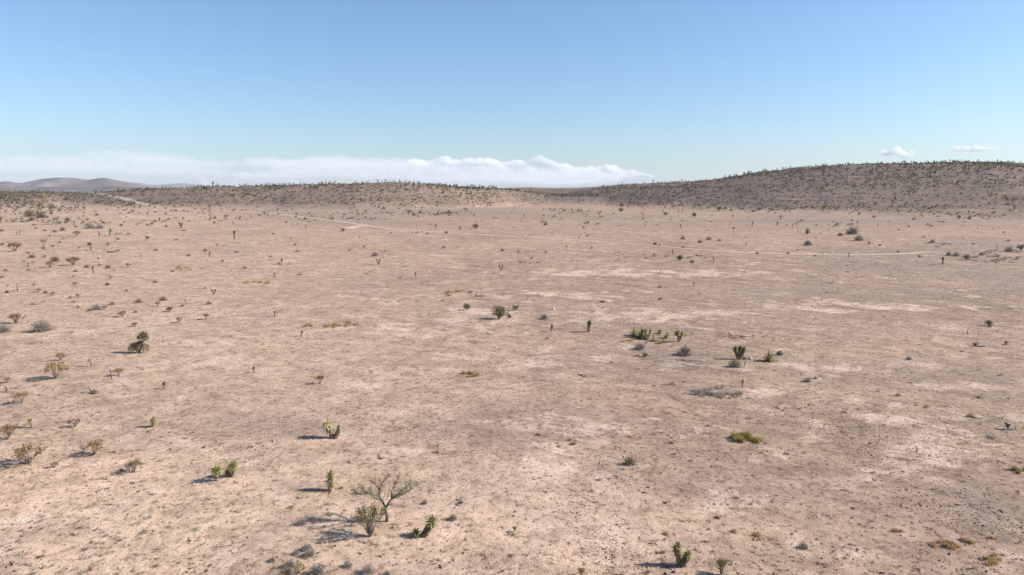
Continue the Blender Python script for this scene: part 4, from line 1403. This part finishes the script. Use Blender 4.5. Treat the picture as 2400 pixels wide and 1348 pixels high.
 ('rock', 478, 1050, 8, 'dark stone above the close yucca pair'),
 ('log', 1943, 627, 9, 'short dark stick under the road at the right'),
 ('stalk', 607, 494, 5, 'small pale post at the road side, the left of two'),
 ('stalk', 645, 498, 5, 'small pale post at the road side, the right of two'),
]
for it in ITEMS:
    kind, px, py, size, label = it[:5]
    kw = {}
    if kind in ('log', 'plog'):
        kw['rz'] = _turn.uniform(-.35, .35)
    elif kind in ('y2', 'y3', 'stalk', 'heap', 'y1', 'yd', 'yp'):
        kw['rz'] = _turn.uniform(-.5, .5)
    o = put(kind, px, py, size, label, **kw)
    if 'pale post' in label:
        o.data = o.data.copy(); o.data.materials[0] = M['white']; o.name = 'road_post'; o['category'] = 'post'; o.rotation_euler = (0, 0, 0)

# the tiny umbrella tree far left
put_own(v_bush(330, .9, 1.1, 'creosote_green', 'tree_bark', 260, 7, name='umbrella_tree', flat=.1), 103, 581, 'tiny umbrella-shaped tree on the far left plain', 'tree', hpx=18, unit=1.1)
# ------------------------------------------------------------------ grass tussocks and tufts one can count
LANDMARKS = [
    ('thorn tree', 907, 1222), ('forked yucca', 780, 1027), ('column-shaped yucca', 775, 1150), ('close yucca pair', 527, 1122), ('leaning yucca', 1000, 1257),
    ('stout two-headed yucca', 1595, 1326), ('golden olive clump', 1755, 1036), ('dark evergreen tree', 325, 827), ('bushy green yucca', 359, 1000),
    ('V-shaped olive bush', 314, 1107), ('widest olive bush', 66, 1087), ('rusty grass patch', 2235, 1285), ('three-headed yucca', 1731, 842),
    ('dark brown dome shrub', 1475, 1088), ('round gold strip', 1100, 882), ('flat-padded cactus', 2361, 1007), ('brush-shaped yucca', 1380, 778),
    ('biggest dark green shrub', 1169, 748), ('long golden grass strip', 765, 765), ('tall grey bush', 878, 601), ('lone round green shrub', 2316, 764),
    ('far gold grass strip', 615, 665), ('bare dark pole', 262, 889), ('dark bush below the road', 1594, 611), ('short green yucca', 257, 552), ('tall bushy yucca', 550, 560)]
PENDING = []          # (object, description, px, py, group)
def later_label(o, desc, px, py, group, cat='grass'):
    o['category'] = cat
    PENDING.append((o, desc, px, py, group))
ORD = ['nearest', 'second nearest', 'third nearest', 'fourth nearest', 'fifth nearest', 'sixth nearest', 'seventh nearest', 'eighth nearest', 'ninth nearest', 'tenth nearest']
def give_labels():
    buckets = {}
    for o, desc, px, py, group in PENDING:
        best = min(LANDMARKS, key=lambda l: math.hypot(px - l[1], (py - l[2]) * 2.2))
        dx, dy = px - best[1], (py - best[2]) * 1.6
        rel = ('right of' if dx > 0 else 'left of') if abs(dx) > abs(dy) else ('in front of' if dy > 0 else 'behind')
        buckets.setdefault((desc, rel, best[0]), []).append((math.hypot(dx, dy), o, group))
    for (desc, rel, lm), L in buckets.items():
        L.sort(key=lambda t: t[0])
        for k, (d, o, group) in enumerate(L):
            if len(L) == 1:
                lab = f'{desc} {rel} the {lm}'
            elif k < len(ORD):
                lab = f'{ORD[k]} {desc} {rel} the {lm}'
            else:
                lab = f'farther {desc} {rel} the {lm}'
            tag(o, lab, None, group)

DESC = {'gold': 'golden grass tussock', 'orange': 'rusty grass tussock', 'ogold': 'olive-gold grass dome', 'straw': 'straw grass clump',
        'tuft': 'small dry brown tuft', 'gtuft': 'grey wiry tuft'}
GROUPS = {'gold': 'golden grass tussocks', 'orange': 'rusty grass tussocks', 'ogold': 'olive-gold grass domes', 'straw': 'straw grass clumps',
          'tuft': 'dry brown tufts on the plain', 'gtuft': 'grey wiry tufts on the plain'}
def grass(kind, px, py, w, flat=1.0):
    pos, dep = ground_at(px, py)
    _, unit, _, _, nv = KINDS[kind]
    o = proto(kind, _turn.randrange(nv))
    s = w * (1.22 if kind in ('gold', 'orange') else 1.0) * dep / FPX / unit
    seat(o, pos, s, _turn.uniform(0, 6.283), .005)
    o.scale.z *= flat * _turn.uniform(.85, 1.15)
    if kind == 'gtuft' and abs(px - 1675) < 66 and abs(py - 920) < 20:
        tag(o, 'pale grey wiry tuft within the wide grey patch below the three-headed yucca', 'grass', 'tufts of the wide grey patch')
    elif kind == 'gtuft' and abs(px - 1605) < 34 and abs(py - 845) < 8:
        tag(o, 'grey wiry tuft in the narrow patch under the largest round grey shrub', 'grass', 'tufts of the narrow grey patch')
    else:
        later_label(o, DESC[kind], px, py, GROUPS[kind])

_g = random.Random(5)
def grass_patch(kinds, cx, cy, rx, ry, n, w0, w1):
    for k in range(n):
        a, r = _g.uniform(0, 6.283), math.sqrt(_g.random())
        grass(_g.choice(kinds), cx + rx * r * math.cos(a), cy + ry * r * math.sin(a), _g.uniform(w0, w1))
# patches the photo shows, tussock by tussock
for a in ((['gold', 'gold', 'ogold'], 1102, 879, 25, 4, 12, 9, 15), (['gold', 'orange'], 780, 765, 36, 4, 14, 9, 15), (['orange'], 818, 760, 22, 6, 8, 9, 16), (['gold'], 725, 764, 16, 3, 5, 9, 14),
          (['ogold'], 1740, 1029, 24, 7, 11, 20, 30), (['ogold'], 1770, 1034, 16, 5, 6, 16, 24), (['orange'], 2195, 1277, 16, 8, 3, 14, 22), (['orange', 'orange', 'gold'], 2243, 1276, 34, 14, 9, 16, 30),
          (['orange', 'gold'], 2330, 1312, 34, 14, 8, 14, 24), (['gold', 'orange'], 612, 664, 42, 3, 8, 8, 14), (['gold'], 442, 630, 38, 3, 8, 6, 12), (['gold'], 290, 549, 28, 1.5, 7, 6, 9),
          (['orange', 'tuft'], 1240, 614, 30, 5, 9, 6, 10), (['orange', 'gold', 'tuft'], 1500, 795, 60, 9, 14, 7, 13), (['gold', 'straw'], 1540, 803, 30, 6, 8, 8, 13), (['orange', 'tuft'], 1515, 835, 32, 3, 8, 7, 12),
          (['orange', 'gold'], 1605, 786, 22, 5, 5, 8, 12), (['gold', 'tuft'], 1062, 689, 26, 6, 7, 9, 16), (['gold', 'tuft'], 1550, 674, 20, 2, 4, 8, 12), (['tuft'], 1500, 601, 80, 5, 16, 5, 9),
          (['tuft'], 1445, 612, 28, 3, 8, 5, 9), (['tuft', 'orange'], 1640, 604, 46, 4, 9, 5, 9), (['gtuft'], 1650, 922, 30, 10, 18, 15, 24), (['gtuft'], 1705, 926, 30, 8, 15, 14, 22), (['gtuft'], 1678, 909, 18, 4, 6, 13, 19),
          (['gtuft'], 1605, 845, 28, 4, 8, 9, 15), (['gtuft'], 1575, 901, 14, 3, 4, 9, 14), (['gold'], 690, 590, 14, 2, 3, 7, 11), (['gold', 'tuft'], 905, 588, 16, 2, 5, 6, 10), (['tuft'], 870, 640, 22, 4, 4, 7, 12),
          (['gold'], 672, 620, 22, 2, 4, 7, 11), (['gold', 'straw'], 705, 645, 12, 2, 2, 9, 14), (['gold'], 1550, 703, 16, 2, 3, 7, 11), (['gold', 'tuft'], 1722, 790, 16, 5, 4, 8, 12), (['orange'], 2150, 950, 45, 8, 3, 8, 13),
          (['gold', 'orange'], 2280, 977, 14, 4, 3, 12, 18), (['orange'], 2105, 1248, 12, 3, 2, 12, 20), (['gold', 'tuft'], 740, 507, 14, 2, 3, 6, 9), (['gold'], 980, 545, 18, 2, 4, 5, 8), (['gold', 'tuft'], 515, 575, 18, 4, 4, 7, 11),
          (['gold', 'ogold'], 2388, 1106, 16, 5, 4, 16, 26), (['gtuft'], 110, 524, 30, 8, 6, 8, 14), (['gtuft', 'tuft'], 2330, 602, 75, 16, 30, 8, 15), (['gtuft', 'tuft'], 2180, 575, 60, 6, 10, 6, 11)):
    grass_patch(*a)
for x, y, w in ((1025, 1061, 17), (2105, 927, 14), (1335, 1033, 12), (1343, 1042, 17), (1307, 1039, 9), (1575, 1038, 14), (2286, 980, 12), (1640, 690, 12), (938, 654, 12), (1795, 1040, 10), (1103, 686, 14), (1553, 1296, 15)):
    grass('gold', x, y, w)
for x, y, w in ((1682, 1214, 18), (1720, 1247, 18), (1774, 1256, 24), (1560, 1252, 16), (1785, 1062, 13), (681, 1191, 17), (668, 1344, 26), (2325, 1262, 22), (1580, 1066, 14), (1310, 1047, 12)):
    grass('orange', x, y, w)
# dry tufts of the near ground, read off the photo (offsets in quarter pixels from a crop's corner)
for ox, oy, L in ((0, 1011, ((1950, 640, 24), (1910, 682, 14), (2225, 755, 20), (1465, 660, 14), (1280, 694, 14), (970, 720, 14), (1050, 730, 14), (1400, 810, 20), (1240, 876, 16), (1350, 952, 30), (250, 945, 18), (490, 880, 14),
        (625, 882, 14), (735, 908, 12), (410, 800, 22), (200, 983, 14), (960, 950, 18), (990, 986, 18), (850, 1046, 20), (915, 1050, 14), (970, 1050, 14), (1125, 1025, 16), (1185, 1000, 12), (805, 1112, 22), (900, 1095, 14),
        (970, 1095, 14), (945, 1166, 16), (1000, 1140, 12), (1060, 1130, 14), (1270, 1155, 18), (1215, 1190, 14), (770, 1195, 16), (830, 1190, 18), (175, 1165, 22), (350, 1194, 12), (100, 1114, 20), (150, 1310, 16), (300, 1341, 26),
        (565, 1326, 18), (765, 1330, 18), (840, 1291, 18), (1095, 1336, 18), (1245, 1314, 16), (1460, 1266, 18), (1480, 1110, 20), (2055, 1083, 30), (2165, 1074, 12), (1775, 1194, 14), (2300, 1204, 14), (2170, 1334, 14), (2335, 819, 12),
        (1840, 925, 26), (570, 974, 14), (820, 713, 14), (530, 719, 12), (1030, 601, 12), (1490, 714, 12), (790, 413, 12), (855, 452, 14), (1240, 234, 10), (1055, 262, 10), (1655, 193, 12))),
    (600, 1011, ((670, 690, 18), (670, 734, 14), (690, 780, 28), (830, 744, 12), (430, 1128, 10), (540, 856, 24), (660, 1119, 12), (490, 1146, 20), (1920, 666, 14), (1980, 940, 14), (2350, 569, 12), (970, 344, 12), (1305, 364, 14),
        (1380, 238, 20), (2030, 40, 14), (1770, 1130, 10), (1975, 1115, 14), (2120, 1162, 20), (1885, 1149, 12), (1715, 1206, 16), (2380, 955, 16), (1280, 1098, 14), (1640, 1128, 10), (1195, 1153, 10), (1560, 1105, 12), (2140, 1330, 12))),
    (1200, 1011, ((250, 36, 14), (250, 104, 12), (262, 438, 13), (1500, 116, 14), (985, 876, 13), (790, 1247, 18), (1415, 1138, 16), (1930, 818, 18), (2025, 686, 10), (2285, 916, 10), (720, 606, 8), (1100, 915, 12), (425, 675, 8),
        (2110, 625, 16), (2240, 685, 16), (520, 865, 10), (950, 1280, 14), (1860, 20, 16))),
    (1800, 1011, ((335, 201, 12), (2090, 72, 24), (770, 1062, 14), (1770, 691, 14), (800, 722, 10), (980, 845, 10), (1380, 268, 12), (2360, 296, 14), (920, 940, 8), (1560, 635, 8), (450, 790, 10))),
    (0, 700, ((840, 216, 10), (1795, 455, 8), (1290, 643, 10), (690, 628, 10), (875, 345, 10), (680, 365, 10), (670, 317, 16), (2140, 305, 10), (2235, 308, 14), (1590, 330, 8), (410, 28, 12), (200, 30, 12), (915, 950, 12), (1170, 900, 12),
        (340, 1020, 12), (730, 1015, 14), (550, 1066, 12), (680, 1050, 14), (590, 1024, 14), (1055, 1107, 12), (940, 1068, 10), (930, 1230, 10), (1640, 1038, 8), (1690, 785, 10), (2010, 668, 10), (1530, 405, 12), (1690, 408, 10), (500, 858, 10),
        (370, 908, 12), (150, 838, 12), (185, 425, 10), (440, 1300, 12))),
    (600, 700, ((1025, 32, 10), (1230, 36, 12), (1340, 24, 10), (1435, 30, 8), (1510, 30, 12), (1760, 20, 14), (1630, 150, 12), (870, 300, 10), (775, 338, 8), (740, 424, 8), (70, 430, 12), (275, 1110, 10), (1640, 1110, 12), (1770, 1080, 8), (2280, 475, 14),
        (1080, 800, 8), (1000, 1030, 10), (2370, 262, 10), (2110, 212, 12))),
    (1200, 700, ((205, 24, 12), (850, 88, 12), (930, 602, 14), (1850, 1195, 16), (2230, 1125, 20), (1330, 822, 14), (250, 1275, 14), (545, 1325, 14), (1660, 672, 10), (1745, 622, 8), (2360, 360, 14), (240, 562, 8), (1850, 415, 10), (760, 130, 14), (410, 1325, 8))),
    (1800, 700, ((705, 188, 10), (720, 218, 8), (1085, 168, 10), (200, 388, 14), (50, 395, 12), (120, 394, 6), (1205, 678, 10), (1030, 872, 10), (910, 745, 10), (1820, 500, 12), (2235, 432, 14), (1670, 1010, 14), (1990, 930, 20), (850, 1040, 12), (2090, 1300, 20),
        (720, 318, 8), (575, 290, 6)))):
    for x, y, w in L:
        grass('tuft' if (x * 7 + y) % 5 else 'gtuft', ox + x / 4, oy + y / 4, w * .92)
# scattered small bushes of the left and far plain
def bush(kind, px, py, w, desc, group, cat):
    for q in PLACED:
        if abs(q[0] - px) < 14 and abs(q[1] - py) < 7:
            return
    o = put(kind, px, py, w, None)
    later_label(o, desc, px, py, group, cat)
_b = random.Random(31)
for k in range(95):
    px, py = _b.uniform(0, 640) * _b.uniform(.35, 1), 462 + 270 * _b.random() ** 1.3
    w = _b.uniform(6, 13) * (.75 + .5 * (py - 460) / 270)
    c = _b.choice(('creo', 'brown', 'brown', 'grey', 'creo'))
    bush(c, px, py, w, {'creo': 'little olive bush', 'brown': 'little brown bush', 'grey': 'little grey bush'}[c], 'little bushes of the left plain', 'bush')
for k in range(75):
    px, py = _b.uniform(600, 2390), 488 + 130 * _b.random()
    w = _b.uniform(4, 9)
    c = _b.choice(('brown', 'grey', 'dark', 'brown'))
    bush(c, px, py, w, {'dark': 'tiny dark shrub', 'brown': 'tiny brown shrub', 'grey': 'tiny grey shrub'}[c], 'tiny shrubs of the far plain', 'shrub')
for k in range(60):
    px, py = _b.uniform(-5, 170), 458 + 60 * _b.random()
    bush(_b.choice(('grey', 'brown')), px, py, _b.uniform(8, 17), 'grey-brown brush clump', 'brush clumps at the far left', 'brush')
LANDMARKS += [('grey bush at the road bend', 364, 477), ('two joined grey shrubs', 222, 536), ('road spur', 835, 531), ('dark shrub beyond the road', 1115, 536), ('spreading grey-green bush', 1997, 549),
              ('dark bush at the saddle foot', 1457, 486), ('tiny umbrella tree', 103, 581), ('grey shrub on the far left slope', 120, 488), ('dark bush with a long shadow', 2265, 609), ('flat dark bush under the hill', 1627, 509)]
give_labels()

# ------------------------------------------------------------------ hillside scrub: 300 plants of their own, the rest one cover
_r = np.random.default_rng(12)
def leafclump(seed, n=20, w=1.0, h=.62, ll=.34, lw=.11, up=0.0):
    rng = random.Random(seed)
    mb = MB()
    for k in range(n):
        d = rdir(rng, up, 1)
        b = Vector((d.x * w * .22, d.y * w * .22, max(0, d.z) * h * .35))
        dd = Vector((d.x * w * .5, d.y * w * .5, d.z * h)) - b
        mb.blade(b, dd + rdir(rng) * .12, ll * rng.uniform(.8, 1.3), lw * 1.4, 0, side=tuple(rdir(rng)))
    return mb
def trunked(seed, n=20):
    """little tree yucca: a short post and a round head"""
    mb = leafclump(seed, n, .75, .5, .33, .10, -.5)
    for p in mb.v:
        p.z += .75
    mb.tube([(0, 0, -.1), (.02, 0, .85)], [.085, .07], 5)
    mb.f = [f for f in mb.f if len(f) == 4]
    return mb
TEMPL = [leafclump(401), leafclump(402, 18, 1.1, .5), leafclump(403, 22, .9, .8), leafclump(404, 16, 1.3, .45), trunked(405), trunked(406)]
TV = [np.array([tuple(p) for p in t.v]) for t in TEMPL]
TF = [np.array(t.f, int) for t in TEMPL]
def cover(name, pos, size, tpl, tint, mat, label):
    V, F, T, off = [], [], [], 0
    ang = _r.uniform(0, 6.283, len(pos))
    for k in range(len(pos)):
        v = TV_[tpl[k]]
        c, s = math.cos(ang[k]), math.sin(ang[k])
        p = np.empty_like(v)
        p[:, 0] = (v[:, 0] * c - v[:, 1] * s) * size[k] + pos[k][0]
        p[:, 1] = (v[:, 0] * s + v[:, 1] * c) * size[k] + pos[k][1]
        p[:, 2] = v[:, 2] * size[k] + pos[k][2]
        V.append(p); F.append(TF_[tpl[k]] + off); T.append(np.repeat(tint[k][None], len(v), 0)); off += len(v)
    me = mesh_of(name, np.concatenate(V), np.concatenate(F), mat, False, np.concatenate(T))
    return tag(link(name, me), label=label, kind='stuff')

N = 64000
ca = _r.uniform(-.93, .93, N); cy = np.sqrt(_r.uniform(340 ** 2, 860 ** 2, N)); cx = ca * cy
cz = terrain(cx, cy)
hp, hq, hd = project(cx, cy, cz)
rise = hill_rise(cx, cy)
clump = fbm(cx / 45, cy / 45, 91, 3)
yl = np.interp(hp, [2060, 2120, 2200, 2300, 2400, 2460], [408, 420, 432, 452, 476, 486])
band = np.exp(-((hq - yl) / 11.0) ** 2) * (hp > 2050)
yb2 = np.interp(hp, [1180, 1300, 1420], [486, 466, 448])
d = (.75 * sstep(.2, 4.0, rise + 1.6 * clump) + .25 * sstep(-.2, .8, rise + .6 * clump)) * (.42 + .40 * sstep(-.25, .35, clump)) + .5 * band
d = d * np.where(hp < 1250, 1.25, .85) * (.55 + .9 * sstep(-.3, .3, fbm(cx / 160, cz / 2.2, 97, 3)))
d = np.where((hp < 420), d * .9 + .30 * sstep(515, 465, hq) * (hp < 200), d)
behind = cy > np.where(hp < 1150, np.interp(ca, AG, MID_P['yc']), np.interp(ca, AG, RIGHT_P['yc'])) + 25
# none on the road or on its bare verge
ok = (_r.random(N) < d) & ~behind & (hp > -40) & (hp < 2440)
cx, cy, cz, hp, hq, hd, band = [q[ok] for q in (cx, cy, cz, hp, hq, hd, band)]
n = len(cx)
size = np.exp(_r.normal(math.log(1.65), .33, n)).clip(.7, 3.2)
kind = _r.choice(6, n, p=[.26, .24, .22, .16, .07, .05])
base = np.array([(.085, .075, .038), (.125, .105, .045), (.115, .098, .082), (.20, .165, .065), (.070, .066, .040)])
pick = _r.choice(5, n, p=[.30, .26, .18, .12, .14])
pick = np.where((band > .35) & (_r.random(n) < .75), 3, pick)
tint = base[pick] * _r.uniform(.75, 1.35, n)[:, None]
pos = np.stack([cx, cy, cz - .03], 1)
show = np.argsort(-(size / hd))
single, rest = show[:280], show[280:]
TV_, TF_ = TV, TF
cover('hillside_scrub', pos[rest], size[rest], kind[rest], tint[rest], M['cover'], 'low olive and brown scrub thickly dotted over both hillsides')
HS = {}
smats = ['dark_leaf', 'creosote_green', 'grey_twig', 'olive_gold', 'olive_leaf']
snames = ['dark green', 'olive', 'grey-brown', 'yellow-green', 'dull olive']
for k in single:
    key = (int(kind[k]), int(pick[k]))
    tree_y = key[0] >= 4
    if key not in HS:
        me = mesh_of('hill_shrub', TEMPL[key[0]].v, TEMPL[key[0]].f, M[smats[key[1]]])
        HS[key] = link('tree_yucca' if tree_y else 'hill_shrub', me)
        o = HS[key]
    else:
        o = HS[key].copy(); COL.objects.link(o)
    seat(o, pos[k], float(size[k]), _turn.uniform(0, 6.283))
    where = 'low ridge left of centre' if hp[k] < 1150 else ('saddle between the hills' if hp[k] < 1500 else ('left flank of the right hill' if hp[k] < 1850 else ('middle of the right hill' if hp[k] < 2150 else 'right end of the right hill')))
    tag(o, f"{snames[key[1]]} {'tree yucca' if tree_y else 'shrub'} on the {where}", 'yucca' if tree_y else 'shrub', f"{snames[key[1]]} {'tree yuccas' if tree_y else 'shrubs'} on the {where}")

# thin wands standing along the skylines
sk = []
for x0, x1, m in ((545, 760, 26), (860, 960, 8), (1800, 2060, 22), (2080, 2260, 10), (1690, 1800, 6)):
    for k in range(m):
        sk.append(_g.uniform(x0, x1))
for px in sk:
    a = a_of(px)
    P = MID_P if px < 1150 else RIGHT_P
    y = float(np.interp(a, AG, P['yc'])) + _g.uniform(-6, 6)
    x = a * y
    o = proto('octo', _g.randrange(3))
    seat(o, (x, y, float(terrain(x, y))), _g.uniform(2.0, 3.8), _g.uniform(0, 6.28))
    w = 'low ridge' if px < 1150 else 'right hill'
    tag(o, f'thin grey wand bush on the skyline of the {w}', 'ocotillo', f'wand bushes on the skyline of the {w}')

# ------------------------------------------------------------------ ground litter of the plain, too many to count
def low_tuft(seed, n=9):
    rng = random.Random(seed)
    mb = MB()
    for k in range(n):
        d = rdir(rng, .05, .9)
        mb.blade((rng.gauss(0, .1), rng.gauss(0, .1), -.02), (d.x, d.y, d.z * .55), rng.uniform(.3, .55), .16, 0, side=tuple(rdir(rng)))
    return mb
lt = [low_tuft(430 + k) for k in range(5)]
TV_ = [np.array([tuple(p) for p in t.v]) for t in lt]; TF_ = [np.array(t.f, int) for t in lt]
N = 110000
ca = _r.uniform(-.95, .95, N); cy = np.exp(_r.uniform(math.log(27), math.log(460), N)); cx = ca * cy
cl = fbm(cx / 16, cy / 16, 55, 4); cl2 = fbm(cx / 60, cy / 60, 58, 3)
qx, qy, qd = project(cx, cy, terrain(cx, cy))
rip = np.exp(-((qx - 2080) / 190) ** 2 - ((qy - 650) / 34) ** 2) + .7 * np.exp(-((qx - 2320) / 120) ** 2 - ((qy - 715) / 26) ** 2)
left = sstep(900, 100, qx)
p = (.030 + .15 * sstep(.1, .6, cl) * sstep(-.3, .4, cl2) + .04 * left + .30 * rip) * np.where(cy < 60, 1.25, 1.0)
ok = _r.random(N) < p
cx, cy, qd, rip = cx[ok], cy[ok], qd[ok], rip[ok]
n = len(cx)
size = np.exp(_r.normal(math.log(.30), .35, n)).clip(.14, .8) * (1 + 1.5 * sstep(90, 320, cy))
# low growth between the shrubs of the hillsides
hc = _r.uniform(-.93, .93, 60000); hy = np.sqrt(_r.uniform(340 ** 2, 830 ** 2, 60000)); hx = hc * hy; hz = terrain(hx, hy)
hk = (_r.random(60000) < .55 * sstep(.0, 4.5, hill_rise(hx, hy)) * (.35 + .9 * sstep(-.3, .3, fbm(hx / 160, hz / 2.2, 97, 3)))) & ~(hy > np.where(hc < -.03, np.interp(hc, AG, MID_P['yc']), np.interp(hc, AG, RIGHT_P['yc'])) + 15)
hx, hy, hz = hx[hk], hy[hk], hz[hk]
cover('hillside_brush', np.stack([hx, hy, hz - .02], 1), _r.uniform(.6, 1.25, len(hx)), _r.integers(0, 5, len(hx)), np.array([(.125, .105, .07)]) * _r.uniform(.7, 1.5, len(hx))[:, None], M['cover'], 'fine low brush between the shrubs of both hillsides')
base = np.array([(.15, .115, .085), (.20, .155, .11), (.25, .195, .13), (.19, .165, .14), (.34, .24, .11)])
tint = base[_r.choice(5, n, p=[.34, .30, .16, .14, .06])] * _r.uniform(.8, 1.25, n)[:, None]
pos = np.stack([cx, cy, terrain(cx, cy)], 1)
cover('dry_grass', pos, size, _r.integers(0, 5, n), tint, M['cover'], 'tiny dry tufts sprinkled over the whole plain')

def chip(seed):
    rng = random.Random(seed)
    v = [Vector((math.cos(k * 1.5708) * rng.uniform(.35, .6), math.sin(k * 1.5708) * rng.uniform(.3, .55), rng.uniform(-.05, .15))) for k in range(4)]
    v += [Vector((rng.uniform(-.2, .2), rng.uniform(-.2, .2), rng.uniform(.3, .5)))]
    return v, [(0, 1, 4), (1, 2, 4), (2, 3, 4), (3, 0, 4)]
ch = [chip(450 + k) for k in range(6)]
TV_ = [np.array([tuple(p) for p in v]) for v, f in ch]; TF_ = [np.array(f, int) for v, f in ch]
N = 300000
ca = _r.uniform(-.95, .95, N); cy = np.exp(_r.uniform(math.log(27), math.log(240), N)); cx = ca * cy
cl = fbm(cx / 7, cy / 7, 61, 5)
ok = _r.random(N) < (.12 + .70 * sstep(-.05, .55, cl))
cx, cy = cx[ok], cy[ok]
n = len(cx)
size = np.exp(_r.normal(math.log(.072), .45, n)).clip(.025, .26) * (1 + 1.3 * sstep(60, 240, cy))
base = np.array([(.19, .145, .115), (.25, .19, .15), (.34, .265, .21), (.48, .39, .32)])
tint = base[_r.choice(4, n, p=[.48, .32, .13, .07])] * _r.uniform(.8, 1.2, n)[:, None]
pos = np.stack([cx, cy, terrain(cx, cy)], 1)
cover('gravel', pos, size, _r.integers(0, 6, n), tint, M['pebble'], 'scattered small dark stones and scraps on the soil')
# pale stones lying together
N = 110
qx = _r.normal(50, 14, N); qy = _r.normal(1219, 3.2, N)
pos = np.array([ground_at(x, y)[0] for x, y in zip(qx, qy)])
size = np.exp(_r.normal(math.log(.07), .4, N))
cover('pale_gravel', pos, size, _r.integers(0, 6, N), np.array([(.55, .47, .40)]) * _r.uniform(.8, 1.15, N)[:, None], M['pebble'], 'patch of whitish stones near the left edge')
